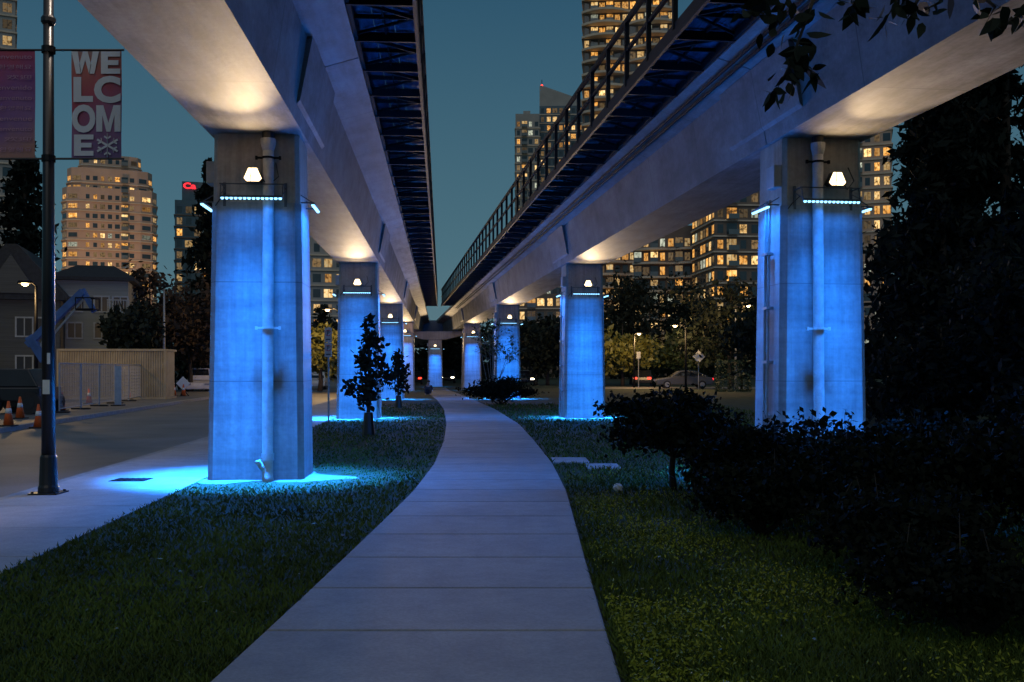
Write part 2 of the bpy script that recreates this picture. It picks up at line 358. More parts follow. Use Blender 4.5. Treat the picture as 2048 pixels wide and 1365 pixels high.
# ------------------------------------------------------------------ columns
SOF=4.97
def oct_ring(hw,hd,ch,z): return [(-hw+ch,-hd,z),(hw-ch,-hd,z),(hw,-hd+ch,z),(hw,hd-ch,z),(hw-ch,hd,z),(-hw+ch,hd,z),(-hw,hd-ch,z),(-hw,-hd+ch,z)]
YB=-.80; XB=.79
def make_column(pipe,lampx,pipex,boxside,conduit):
    r=thing('guideway_column','',' ')
    MB().loft([oct_ring(.685,.56,.085,-.05),oct_ring(.63,.51,.085,3.98)]).build('shaft',M['concrete'],r)
    MB().loft([oct_ring(.612,.49,.06,3.982),oct_ring(.60,.48,.06,SOF-.004)]).build('neck',M['neck'],r)
    yb=YB
    def bar(p0,p1,n=14):
        p0=Vector(p0);p1=Vector(p1); h=MB().bar(p0+Vector((0,0,.03)),p1+Vector((0,0,.03)),.05,.028).build('light_bar',M['bracket'],r)
        m=MB()
        for k in range(n):
            c=p0.lerp(p1,(k+.5)/n)
            m.tube([c+Vector((0,0,.014)),c+Vector((0,0,.004)),c-Vector((0,0,.012))],[.024,.024,.016],8)
        m.build('led_strip',M['led'],h)
    bar((-.44,yb,3.985),(.42,yb,3.985)); bar((-XB,-.40,3.965),(-XB,.26,3.965),11); bar((XB,-.40,3.965),(XB,.26,3.965),11)
    m=MB()
    m.bar((-.46,yb+.05,4.20),(.44,yb+.05,4.20),.016)
    for x in (-.44,.42):
        m.bar((x,yb,4.02),(x,yb+.05,4.20),.012); m.bar((x,yb+.05,4.20),(x,-.49,4.20),.014); m.bar((x,yb,4.04),(x,-.5,4.16),.010)
        m.bar((x,-.505,3.92),(x,-.505,4.26),.04,.015)
    for s in (-1,1):
        for y in (-.34,.2):
            m.bar((s*XB,y,4.01),(s*.6,y,4.01),.018); m.bar((s*XB,y,4.01),(s*.61,y,4.12),.012)
    m.build('mounting_bracket',M['bracket'],r)
    z=4.33; x=lampx; y=-.74
    poly=[(x-.135,z-.055),(x-.095,z-.10),(x+.095,z-.10),(x+.135,z-.055),(x+.065,z+.105),(x-.065,z+.105)]
    h=MB().prism(poly,'Y',y,y+.14).build('flood_lamp',M['black'],r,bevel=.008)
    sc=lambda k:[(x+(a-x)*k,z+(c-z)*k) for a,c in poly]
    MB().prism(sc(.9),'Y',y-.02,y-.001).build('lens',M['lens'],h)
    m=MB(); m.bar((x-.10,y-.024,z-.02),(x+.10,y-.024,z-.02),.006); m.bar((x-.03,y-.024,z-.10),(x-.02,y-.024,z+.1),.006); m.build('lens_guard',M['steel'],h)
    MB().bar((x,y+.14,z),(x,-.48,z),.04).build('lamp_arm',M['steel'],r)
    bx=boxside*.66; MB().box(bx-.06,bx+.06,-.42,-.12,4.26,4.58).build('junction_box',M['box'],r,bevel=.01)
    m=MB(); m.tube([(lampx+.1,-.70,4.3),(lampx+.2,-.64,4.2),(lampx+.33,-.58,4.34),(lampx+.28,-.5,4.55)],.008,5); m.tube([(-.4,-.6,4.1),(-.5,-.56,4.0),(-.56,-.55,3.92)],.008,5); m.build('cable',M['black'],r)
    if pipe:
        y=-.60
        p=MB().tube([(pipex,y,4.78),(pipex,y,3.9),(pipex,y-.03,1.6),(pipex,y-.05,.28),(pipex,y-.05,.06),(pipex+.02,y-.08,-.03)],.078,14).build('drain_pipe',M['pipe'],r,True)
        MB().tube([(pipex,y,4.70),(pipex,y,4.80),(pipex,y,4.87)],[.08,.104,.106],14).build('hopper',M['pipe'],p,False)
        MB().tube([(pipex,y,4.87),(pipex,y,SOF-.01)],.092,12).build('outlet',M['black'],p)
        for zz in (4.60,2.18):
            yo=y-.012*(3.9-min(zz,3.9))
            c=MB().tube([(pipex,yo,zz-.015),(pipex,yo,zz+.015)],.088,14); c.bar((pipex-.18,yo,zz),(pipex+.18,yo,zz),.02,.03)
            for s in (-1,1): c.bar((pipex+s*.165,yo-.02,zz),(pipex+s*.165,yo+.02,zz),.03,.05)
            c.build('pipe_clamp',M['white'] if zz<4 else M['steel'],p)
        MB().tube([(pipex,y-.045,.30),(pipex,y-.045,.40)],.09,14).build('pipe_coupling',M['pipe'],p,False)
        MB().tube([(pipex-.01,y-.06,.16),(pipex-.08,y-.10,.22),(pipex-.12,y-.11,.28),(pipex-.13,y-.11,.31)],[.045,.045,.04,.05],10).build('elbow_outlet',M['pipe'],p,True)
    if conduit:
        m=MB()
        for yy in (-.2,-.08): m.tube([(-.70,yy,4.1),(-.73,yy,2),(-.76,yy,.05)],.022,8)
        c=m.build('conduit',M['galv'],r)
        for zz in (.9,1.7,2.5,3.3): MB().box(-.76,-.66,-.24,-.04,zz-.02,zz+.02).build('conduit_clip',M['galv'],c)
    return r
def falloff(ld,col,strength,mode):
    ld.color=col; ld.use_nodes=True; nt=ld.node_tree; em=nt.nodes.get('Emission') or nt.nodes.new('ShaderNodeEmission')
    lf=nt.nodes.new('ShaderNodeLightFalloff'); lf.inputs['Strength'].default_value=strength
    nt.links.new(lf.outputs[mode],em.inputs['Strength'])
BLUE=(.012,.215,1.0)
def area(name,sx,sy,p,spread,mode='Linear'):
    l=bpy.data.lights.new(name,'AREA'); l.shape='RECTANGLE'; l.size=sx; l.size_y=sy; l.energy=p; l.spread=R(spread); falloff(l,BLUE,1,mode); return l
LB_N=area('blue_narrow_light',.86,.04,23,50,'Constant'); LB_W=area('blue_wide_light',.84,.04,11,120)
LB_F=area('blue_far_front_light',.84,.04,44,56)
LB_S=area('blue_side_light',.04,.66,19,54,'Constant'); LB_V=area('blue_side_wide_light',.04,.66,28,125)
LB_P=bpy.data.lights.new('blue_spill_light','POINT'); LB_P.energy=38; LB_P.shadow_soft_size=.12; falloff(LB_P,(.012,.20,1),1,'Linear')
LW=bpy.data.lights.new('warm_flood_light','SPOT'); LW.energy=215; LW.spot_size=R(50); LW.spot_blend=1; LW.shadow_soft_size=.06; falloff(LW,(1,.70,.38),1,'Linear')
LQ=bpy.data.lights.new('warm_flood_near_light','SPOT'); LQ.energy=60; LQ.spot_size=R(125); LQ.spot_blend=1; LQ.shadow_soft_size=.08; LQ.color=(1,.69,.37)
def put_light(ld,M4,name):
    o=bpy.data.objects.new(name,ld); C.objects.link(o); o.matrix_world=M4; return o
def col_lights(root,lampx,Y,inner):
    W=Matrix.LocRotScale(root.location,root.rotation_euler,None); k=root.scale.z
    T=Matrix.Translation; RX=lambda a:Matrix.Rotation(R(a),4,'X'); RY=lambda a:Matrix.Rotation(R(a),4,'Y')
    aim=lambda e:Vector((0,-math.cos(R(e)),math.sin(R(e)))).to_track_quat('-Z','Y').to_matrix().to_4x4()
    if Y<60:
        put_light(LB_N,W@T((0,YB,3.955*k))@RX(3.2),'blue_wash_light')
        put_light(LB_W,W@T((0,YB+.001,3.954*k))@RX(20),'blue_wash_light')
        put_light(LB_S,W@T((XB,-.07,3.935*k))@RY(4.5),'blue_wash_light')
        put_light(LB_S,W@T((-XB,-.07,3.935*k))@RY(-4.5),'blue_wash_light')
        for s in (-1,1):
            if Y<40: put_light(LB_V,W@T((s*(XB+.001),-.07,3.934*k))@RY(s*18),'blue_wash_light')
        put_light(LB_P,W@T((inner*(XB+.12),-.1,3.8*k)),'blue_spill_light')
        put_light(LQ,W@T((lampx,-.80,4.36*k))@aim(48),'warm_flood_light')
    else: put_light(LB_F,W@T((0,YB,3.955*k))@RX(5),'blue_wash_light')
    put_light(LW,W@T((lampx,-.80,4.34*k))@aim(16),'warm_flood_light')
protoA=make_column(True,0,.19,-1,False)
protoB=make_column(False,.0,0,-1,False)
protoC=make_column(True,.10,-.13,-1,True)
protoD=make_column(False,.06,0,-1,True)
G='concrete columns carrying the two guideways'
cols=[(protoA,'L',14.75,0,'blue-lit concrete column with pale drain pipe standing beside the banner lamp post',1),
(protoB,'L',32.1,0,'blue-lit column without a pipe just behind the larger young tree, second in the left row',1),
('B','L',52.2,0,'third blue-lit column of the left row, behind the smaller young tree',1),
('B','L',72.6,0,'small fourth blue-lit column of the left row, mostly hidden by the third',1),
(protoC,'R',15.05,.10,'blue-lit concrete column with pale drain pipe rising behind the dark shrubs on the right',1),
(protoD,'R',32.6,.06,'blue-lit column with no pipe, second in the right row, by the right verge',1),
('D','R',53,.06,'blue-lit column behind the thin multi-stem tree, third in the right row',1),
('D','R',75,.06,'small fourth blue-lit column of the right row, left of the thin multi-stem tree',1),
('B','M',90,0,'lone far blue-lit column at the end of the path carrying both guideways',.85)]
for pr,row,Y,lx,lab,sz in cols:
    r=pr if not isinstance(pr,str) else copy_tree(protoB if pr=='B' else protoD)
    if row=='M': x=(XL(Y)+XR(Y))/2; rz=(TL+TR)/2
    elif row=='L': x=XL(Y); rz=TL
    else: x=XR(Y); rz=TR
    r.location=(x,Y,0); r.rotation_euler=(0,0,rz); r.scale=(1,1,sz)
    tag(r,lab,'column',G); col_lights(r,lx,Y,-1 if row=='R' else 1)

# ------------------------------------------------------------------ guideways
def guideway(label,X,slope,colY,side):
    th=math.atan(slope); y0=colY[0]; r=thing('guideway',label,'elevated railway',(X(y0),y0,0),th)
    S=lambda Y:(Y-y0)/math.cos(th)
    z=SOF
    half=[(.67,z),(.84,z+1.1),(1.42,z+1.27),(1.42,z+1.5)]
    prof=[(-a,c) for a,c in half[::-1]]+half
    ends=[-11.]+[S(Y) for Y in colY]+[S(99.9)]
    for a,c in zip(ends[:-1],ends[1:]):
        MB().prism(prof,'Y',a+.015,c-.015).build('girder_span',M['girder'],r)
    for Y in colY[:-1]:
        s=S(Y)
        for q in (-1,1):
            poly=[(q*.705,z+.2),(q*.75,z+.25),(q*.92,z+1.11),(q*.8,z+1.05)]
            MB().prism(poly,'Y',s-1.4,s+1.4).build('stiffener',M['girder'],r)
    a=-11.; e=S(74.5)
    q=side
    X0,X1=sorted((q*1.43,q*2.28))
    m=MB(); n=3
    for k in range(n):
        u0=X0+(X1-X0)*(k+.01)/n; u1=X0+(X1-X0)*(k+.985)/n; m.box(u0,u1,a,e,z+1.42,z+1.44)
    m.build('walkway_deck',M['grating'],r)
    MB().box(*sorted((q*2.28,q*2.33)),a,e,z+1.28,z+1.48).build('edge_beam',M['steel'],r)
    MB().box(*sorted((q*1.43,q*1.48)),a,e,z+1.28,z+1.41).build('inner_beam',M['steel'],r)
    MB().box(*sorted((q*1.85,q*1.875)),a,e,z+1.36,z+1.41).build('deck_stringer',M['steel'],r)
    st=1.42; y=a+.3; bme=None; pme=None
    while y<e-1:
        if bme is None:
            m=MB(); m.bar((q*1.43,0,z+1.33),(q*2.28,0,z+1.33),.05,.13); m.bar((q*1.47,.05,z+1.36),(q*2.25,.68,z+1.36),.03,.05)
            m.bar((q*2.25,.72,z+1.36),(q*1.47,1.36,z+1.36),.03,.04); m.bar((q*1.43,.71,z+1.37),(q*2.28,.71,z+1.37),.03,.06)
            o=m.build('bracket',M['steel'],r); bme=o.data
            m=MB(); m.bar((q*2.31,0,z+1.4),(q*2.31,0,z+2.48),.07,.07); p=m.build('railing_post',M['steel'],r); pme=p.data
        else:
            o=meshobj('bracket',bme,r); p=meshobj('railing_post',pme,r)
        o.location=(0,y,0); p.location=(0,y,0); y+=st
    for zz,w in ((2.5,.075),(2.0,.055)):
        MB().bar((q*2.31,a,z+zz),(q*2.31,e,z+zz),w).build('handrail' if zz>2.2 else 'mid_rail',M['steel'],r)
    for xx in (-.72,.72): MB().box(xx-.035,xx+.035,a,S(99.5),z+1.5,z+1.68).build('running_rail',M['steel'],r)
    if side<0:
        m=MB()
        for dx,dz in ((1.12,1.14),(1.24,1.175)): m.tube([(q*dx,a,z+dz),(q*dx,e,z+dz)],.028,6)
        m.build('cable_run',M['steel'],r)
    return r
guideway('left concrete guideway girder with a dark steel walkway along its right side',XL,SL,[14.75,32.1,52.2,72.6,90],1)
guideway('right concrete guideway girder with walkway and black railing against the sky',XR,SR,[15.05,32.6,53,75,90],-1)
xm=(XL(90)+XR(90))/2
tag(MB().loft([[(-1.0,-.6,4.23),(1.0,-.6,4.23),(1.0,.6,4.23),(-1.0,.6,4.23)],[(-2.5,-.6,4.6),(2.5,-.6,4.6),(2.5,.6,4.6),(-2.5,.6,4.6)],[(-2.5,-.6,4.964),(2.5,-.6,4.964),(2.5,.6,4.964),(-2.5,.6,4.964)]]).build('crosshead',M['neck']),'concrete crosshead beam on the far central column under both guideways','beam').location=(xm,90,0)
xm=(XL(100)+XR(100))/2
r=thing('guideway','far merged guideway continuing beyond the central column into the distance','elevated railway',(xm,100,0),(TL+TR)/2)
MB().prism([(-3.1,SOF+1.5),(-3.1,SOF+1.27),(-2.4,SOF+1.1),(-2.2,SOF),(2.2,SOF),(2.4,SOF+1.1),(3.1,SOF+1.27),(3.1,SOF+1.5)],'Y',0,60).build('girder_span',M['girder'],r)
for s in (-3,3): MB().bar((s,0,SOF+2.5),(s,60,SOF+2.5),.06).build('handrail',M['steel'],r)

# ------------------------------------------------------------------ lamp post and banners
PX=gx(97,12.65); PYd=12.65
lp=thing('lamp_post','tall black lamp post with banner arms standing on the pavement edge','lamp post',(PX,PYd,0))
MB().tube([(0,0,.5),(0,0,3),(0,0,7.6)],[.084,.075,.055],16).build('pole',M['black'],lp,True)
m=MB(); m.box(-.18,.18,-.18,.18,.014,.034); m.tube([(0,0,.03),(0,0,.10),(0,0,.13),(0,0,.48),(0,0,.51)],[.125,.125,.112,.10,.088],16)
for x in (-.14,.14):
    for y in (-.14,.14): m.tube([(x,y,.03),(x,y,.055)],.018,6)
m.build('base',M['black'],lp)
MB().tube([(0,0,5.97),(0,0,6.0),(0,0,6.05),(0,0,6.08)],[.07,.09,.09,.07],16).build('collar',M['black'],lp)
for s,x1 in ((1,.96),(-1,.86)):
    for z in (gz(100.5,PYd),gz(318,PYd)):
        m=MB().tube([(0,0,z),(s*x1,0,z)],.014,8); m.tube([(0,0,z-.04),(0,0,z+.04)],.085,14); m.build('banner_arm',M['black'],lp)
MB().tube([(0,0,7.55),(.25,.0,7.85),(.7,0,7.95)],.04,8).build('lamp_arm',M['black'],lp)
h=MB().loft([[(.6,-.12,7.9),(1.25,-.12,7.9),(1.25,.12,7.9),(.6,.12,7.9)],[(.65,-.08,8.02),(1.15,-.08,8.02),(1.15,.08,8.02),(.65,.08,8.02)]]).build('lamp_head',M['black'],lp)
MB().box(.68,1.18,-.09,.09,7.88,7.898).build('lamp_lens',M['lens'],h)
MB().box(-.035,.055,-.0885,-.086,1.28,1.46).build('sticker',M['white'],lp); MB().box(.02,.06,-.0855,-.083,1.66,1.8).build('sticker',M['white'],lp)
def bannermat(name,stops,diag):
    m,nt,b=base(name); tc=nt.nodes.new('ShaderNodeTexCoord'); sp=nt.nodes.new('ShaderNodeSeparateXYZ'); nt.links.new(tc.outputs['Generated'],sp.inputs[0])
    v=math_(nt,'ADD',math_(nt,'MULTIPLY',sp.outputs['X'],diag),sp.outputs['Z'])
    n=noise(nt,tc.outputs['Generated'],1.6,1)
    v=math_(nt,'ADD',v,math_(nt,'MULTIPLY',math_(nt,'SUBTRACT',n,.5),.35))
    nt.links.new(ramp(nt,v,stops),b.inputs['Base Color']); b.inputs['Roughness'].default_value=.6; return m
bmA=bannermat('banner_art',[(-.0,(.17,.10,.24)),(.3,(.27,.10,.22)),(.55,(.40,.06,.10)),(.8,(.46,.13,.10)),(1.0,(.30,.26,.26))],-.12)
bmB=bannermat('banner_art_purple',[(0,(.36,.18,.15)),(.25,(.22,.10,.26)),(.6,(.22,.06,.22)),(.85,(.38,.05,.12)),(1.0,(.45,.06,.08))],-.1)
letter=mat('banner_white',(.68,.70,.75),(.58,.60,.65),.6,3)
letter2=mat('banner_script',(.46,.25,.34),(.38,.19,.30),.6,3)
def banner_mesh(w,h,name,m,parent):
    n=14; mb=MB(); vs=[]
    for i in range(n+1):
        for j in range(n+1):
            x=w*i/n; z=h*j/n; vs.append((x,.012*math.sin(i/n*5+j*.3)*math.sin(math.pi*j/n),z))
    fs=[(i*(n+1)+j,(i+1)*(n+1)+j,(i+1)*(n+1)+j+1,i*(n+1)+j+1) for i in range(n) for j in range(n)]
    return mb.add(vs,fs).build(name,m,parent,True)
bw=100/F*PYd; zt=gz(102,PYd); zb=gz(319,PYd); bh=zt-zb
bn=thing('banner','red and purple street banner with big white WELCOME letters beside the lamp post','banner',(gx(143,PYd),PYd,zb))
banner_mesh(bw,bh,'cloth',bmA,bn)
def poly_letter(shape,x0,x1,z0,z1):     # straight heavy sans letters as flat outlines
    m=MB(); P=lambda u,v:(bw*(x0+(x1-x0)*u),-.016,bh*(z0+(z1-z0)*v))
    for q in shape: m.add([P(u,v) for u,v in q],[tuple(range(len(q)))])
    m.build('letter',letter,bn)
EE=[[(0,0),(.36,0),(.36,1),(0,1)],[(.36,0),(1,0),(1,.23),(.36,.23)],[(.36,.39),(.9,.39),(.9,.61),(.36,.61)],[(.36,.77),(1,.77),(1,1),(.36,1)]]
LL=[[(0,0),(.4,0),(.4,1),(0,1)],[(.4,0),(1,0),(1,.24),(.4,.24)]]
MM=[[(0,0),(.25,0),(.25,1),(0,1)],[(.75,0),(1,0),(1,1),(.75,1)],[(.25,.62),(.42,0),(.5,0),(.5,.34),(.29,1),(.25,1)],[(.75,.62),(.75,1),(.71,1),(.5,.34),(.5,0),(.58,0)]]
WW=[[(0,1),(.17,0),(.36,0),(.23,1)],[(.36,0),(.5,.62),(.5,1),(.41,1),(.285,.42),(.34,0)],[(.64,0),(.66,0),(.715,.42),(.59,1),(.5,1),(.5,.62)],[(1,1),(.77,1),(.64,0),(.83,0)]]
poly_letter(WW,.01,.56,.785,.99); poly_letter(EE,.60,.985,.785,.99); poly_letter(LL,.05,.44,.525,.755)
text_obj('letter','C',.46*bw,.99*bw,.515*bh,.765*bh,-.016,letter,bn,.045)
text_obj('letter','O',.015*bw,.49*bw,.242*bh,.502*bh,-.016,letter,bn,.045)
poly_letter(MM,.505,.99,.252,.495); poly_letter(EE,.06,.45,.03,.225)
m=MB(); cx,cz=.73*bw,.125*bh
for k in range(6):
    a=k*math.pi/3+math.pi/6; d=Vector((math.cos(a),0,math.sin(a))); pz=Vector((cx,-.016-.0005*k,cz)); L=.150
    m.bar(pz+d*.0,pz+d*L,.004,.026)
    for sg in (-1,1):
        e=Vector((math.cos(a+sg*.95),0,math.sin(a+sg*.95))); m.bar(pz+d*L*.58+Vector((0,-.0002,0)),pz+d*L*.58+e*.05+Vector((0,-.0002,0)),.004,.020)
m.build('snowflake',letter,bn)
bn=thing('banner','magenta and purple street banner with small multilingual script, cut by the left picture edge','banner',(gx(-30,PYd),PYd,gz(316,PYd)))
banner_mesh(bw,bh,'cloth',bmB,bn)
for i,(s,x0) in enumerate((('Benvenuto',.15),('\ud658\uc601\ud574\uc694',.28),('\u6b22\u8fce',.45),('Bienvenido',.12),('Benvenuto',.2),('\ud658\uc601\ud574\uc694',.3),('Bienvenue',.16),('Benvenuto',.2),('\u6b22\u8fce',.4),('\ud658\uc601\ud574\uc694',.3))):
    text_obj('script_line',s,x0*bw,.95*bw,(.93-.095*i-.022)*bh,(.93-.095*i+.02)*bh,-.018,letter2,bn,0)
pl=bpy.data.lights.new('lamp_post_light','SPOT'); pl.energy=430; pl.color=(1,.82,.68); pl.spot_size=R(150); pl.spot_blend=.6; pl.shadow_soft_size=.15
o=bpy.data.objects.new('lamp_post_light',pl); C.objects.link(o); o.location=(PX+.93,PYd,7.86)

# ------------------------------------------------------------------ vegetation
def crown_pts(n,cl,cx,cz,rx,rz,shape='ell',spread=.28):
    cs=[]
    while len(cs)<cl:
        p=rng.normal(size=3); p/=np.linalg.norm(p); p*=rng.random()**.45
        if shape=='cone':
            t=(p[2]+1)/2; k=(1-t)*.95+.12; p[0]*=k*1.25; p[1]*=k*1.25
        cs.append([p[0]*rx,p[1]*rx,cz+p[2]*rz])
    cs=np.array(cs); idx=rng.integers(0,cl,n); w=rng.random(cl)*.7+.5
    P=cs[idx]+rng.normal(size=(n,3))*np.array([rx,rx,rz*.8])*spread*w[idx][:,None]
    return P,cs
def tree(name,label,cat,x,y,h,rx,z0,n,cl,ls,m,group=None,shape='ell',tr=.12,asp=.55,spread=.22,limbs=10,leaf=None):
    r=thing(name,label,cat,(x,y,0),0,group)
    cz=(h+z0)/2; rz=(h-z0)/2
    P,cs=crown_pts(n,cl,0,cz,rx*.82,rz*.86,shape,spread)
    P=P[P[:,2]>z0*.6]
    b=MB(); wob=[(rng.normal()*.03*rx,rng.normal()*.03*rx) for _ in range(5)]
    tp=[(0,0,-.03)]+[(wob[i][0],wob[i][1],cz*(i+1)/4) for i in range(4)]+[(0,0,h*.93)]
    b.tube(tp,[tr*1.25,tr,tr*.85,tr*.7,tr*.5,tr*.12],8)
    for c in cs[:limbs]:
        t=min(max(c[2]*.72,z0*.8),h*.8); s=Vector((0,0,t)); e=Vector(c); mid=s.lerp(e,.5)+Vector((0,0,.08*rx))
        b.tube([s,mid,e],[tr*.42,tr*.28,tr*.08],6)
    b.build('trunk',M['bark'],r,True)
    if leaf: quads('crown',ovate(P,ls,asp),m,r,8)
    else: quads('crown',leafquads(P,ls,asp),m,r)
    return r
def conifer(name,label,cat,x,y,h,rad,n,ls,group=None,z0=.6,m=None):
    r=thing(name,label,cat,(x,y,0),0,group)
    MB().tube([(0,0,-.05),(0,0,h*.5),(0,0,h)],[h*.018,h*.011,h*.002],8).build('trunk',M['bark'],r,True)
    Ps=[]; nb=int(h*9); per=max(8,n//nb)
    for k in range(nb):
        t=(k+rng.random())/nb; z=z0+(h-z0)*t; L=rad*((1-t)**.8)*(.6+.55*rng.random())+.08; a=rng.random()*6.283
        s=rng.random(per)**.7
        X=np.cos(a)*L*s; Y=np.sin(a)*L*s; Z=z+.14*L*s-.42*L*s**2
        sp=.07*L+.06
        Ps.append(np.stack([X,Y,Z],1)+rng.normal(size=(per,3))*np.array([sp,sp,sp*.7])*(.4+s)[:,None])
    quads('crown',leafquads(np.concatenate(Ps),ls,.38,.6),m or M['needle'],r); return r
def shrub(label,x,y,h,rx,n,ls,ry=None,z0=.1,m=None,stem=.035,sprigs=4,name='shrub',root=-.02):
    r=thing(name,label,'shrub',(x,y,0),0); ry=ry or rx
    cz=(h+z0)/2; rz=(h-z0)/2
    P,cs=crown_pts(n,40,0,cz,rx*.85,rz*.88,'ell',.2); P[:,1]*=ry/rx
    b=MB()
    if root>0: b.tube([(0,0,-.02),(-.03,0,.3),(.02,.02,.75)],[.05,.04,.03],8)
    for c in cs[:9]: b.tube([(0,0,root),(c[0]*.45,c[1]*.45,max(root+.1,c[2]*.6)),tuple(c)],[stem,stem*.6,stem*.2],6)
    ex=[]
    for k in range(sprigs):
        c=cs[k%9]; p0=np.array(c); p1=np.array([c[0]+rng.normal()*.1,c[1]+rng.normal()*.1,max(c[2]+.1,h*.92)+.18*rng.random()])
        b.tube([tuple(p0),tuple(p1)],[stem*.2,stem*.08],5)
        for t in np.linspace(.1,1,12): ex.append(p0+(p1-p0)*t+rng.normal(size=3)*.03)
    if ex: P=np.concatenate([P,np.array(ex)])
    b.build('stems',M['bark'],r,True); quads('foliage',leafquads(P[P[:,2]>.02],ls,.6),m or M['shrubleaf'],r); return r

def guard(r,h=.35,rad=.13): MB().tube([(0,0,0),(0,0,h*.5),(0,0,h)],[rad*1.25,rad,rad*.8],10).build('trunk_guard',M['black'],r)
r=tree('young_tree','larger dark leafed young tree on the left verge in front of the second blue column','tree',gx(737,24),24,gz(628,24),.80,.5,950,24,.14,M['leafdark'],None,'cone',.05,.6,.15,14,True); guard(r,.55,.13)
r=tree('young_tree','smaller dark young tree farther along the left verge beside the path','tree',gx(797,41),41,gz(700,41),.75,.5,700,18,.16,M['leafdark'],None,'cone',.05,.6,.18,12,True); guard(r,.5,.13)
r=thing('multi_stem_tree','thin multi-stem young tree with sparse leaves lit blue by the column behind it','tree',(gx(985,47),47,0))
b=MB(); tips=[]
for k in range(11):
    a=rng.random()*6.28; e=Vector((math.cos(a)*(.6+1.1*rng.random()),math.sin(a)*.8,2.6+1.3*rng.random())); mid=Vector((e.x*.35,e.y*.35,1.2))
    b.tube([(0,0,0),mid,e],[.03,.02,.008],6)
    for q in range(4):
        t=.4+.6*rng.random(); s=mid.lerp(e,t); e2=s+Vector((rng.normal()*.4,rng.normal()*.3,.25+.3*rng.random())); b.tube([s,e2],[.012,.005],5); tips+= [np.array(s.lerp(e2,u)) for u in np.linspace(.2,1,8)]
b.build('stems',mat('pale_bark',(.22,.2,.18),None,.8,8),r,True); P=np.repeat(np.array(tips),2,0); P=P+rng.normal(size=P.shape)*.09
quads('foliage',leafquads(P,.12,.5),M['leaf'],r)
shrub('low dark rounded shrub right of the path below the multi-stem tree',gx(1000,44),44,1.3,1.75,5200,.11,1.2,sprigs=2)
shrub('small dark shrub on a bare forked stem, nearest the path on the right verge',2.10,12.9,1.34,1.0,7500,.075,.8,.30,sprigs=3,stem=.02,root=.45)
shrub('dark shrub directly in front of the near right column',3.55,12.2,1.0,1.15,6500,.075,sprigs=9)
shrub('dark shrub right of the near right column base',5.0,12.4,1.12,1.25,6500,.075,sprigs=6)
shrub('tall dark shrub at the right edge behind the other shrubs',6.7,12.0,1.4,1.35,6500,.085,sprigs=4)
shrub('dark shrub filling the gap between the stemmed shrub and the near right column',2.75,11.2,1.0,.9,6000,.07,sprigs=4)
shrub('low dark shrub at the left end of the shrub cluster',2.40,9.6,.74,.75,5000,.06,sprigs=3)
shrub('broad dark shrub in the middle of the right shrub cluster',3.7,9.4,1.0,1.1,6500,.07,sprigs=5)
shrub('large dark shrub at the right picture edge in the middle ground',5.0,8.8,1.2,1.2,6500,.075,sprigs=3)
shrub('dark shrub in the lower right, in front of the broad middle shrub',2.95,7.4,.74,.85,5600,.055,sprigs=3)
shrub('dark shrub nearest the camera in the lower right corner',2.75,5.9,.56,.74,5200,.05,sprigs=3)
r=thing('overhanging_tree','broad leafed tree whose dark leaf sprays hang into the top right corner','tree',(4.3,5.2,0))
b=MB(); b.tube([(0,0,-.05),(.05,0,1.8),(-.02,0,3.4),(.0,.1,4.4)],[.13,.11,.08,.03],10)
Lv=[]
def spray(path,n,sz):
    pts=[Vector(p)-Vector((4.3,5.2,0)) for p in path]; b.tube(pts,[.014]+[.008]*(len(pts)-2)+[.003],6)
    for k in range(n):
        t=.2+.8*k/max(1,n-1); f=t*(len(pts)-1); i=min(int(f),len(pts)-2); p=pts[i].lerp(pts[i+1],f-i)
        Lv.append(np.array(p)+rng.normal(size=3)*np.array([.03,.04,.02]))
def A(px,py,Y): return tuple(at(px,py,Y))
O=Vector((4.3,5.2,0))
b.tube([(0,0,3.0),tuple(Vector(A(2080,-40,5.2))-O),tuple(Vector(A(1850,-25,5.2))-O),tuple(Vector(A(1560,-40,5.1))-O)],[.05,.035,.025,.012],8)
spray([A(1640,-38,5.1),A(1605,60,5.1),A(1580,130,5.1),A(1548,190,5.1)],36,.13)
spray([A(1590,120,5.1),A(1625,145,5.15)],14,.12)
spray([A(1590,-30,5.1),A(1560,30,5.1),A(1545,70,5.1)],16,.12)
spray([A(1520,-38,5.1),A(1530,5,5.1),A(1500,25,5.1)],14,.12)
spray([A(1700,-30,5.1),A(1720,0,5.1),A(1700,25,5.1)],16,.12)
spray([A(1800,-25,5.2),A(1790,10,5.2),A(1770,40,5.2)],16,.12)
spray([A(1850,-25,5.2),A(1830,10,5.2),A(1815,35,5.2)],14,.12)
spray([A(1950,-20,5.2),A(1990,15,5.2),A(1970,50,5.2)],18,.12)
spray([A(2080,-20,5.2),A(2040,30,5.2),A(2015,45,5.2)],18,.12)
spray([A(1900,-30,5.2),A(1880,5,5.2),A(1850,20,5.2)],14,.11)
b.build('trunk',M['bark'],r,True)
quads('foliage',ovate(np.array(Lv),.102,.52,.6,.25),M['leafdark'],r,8)

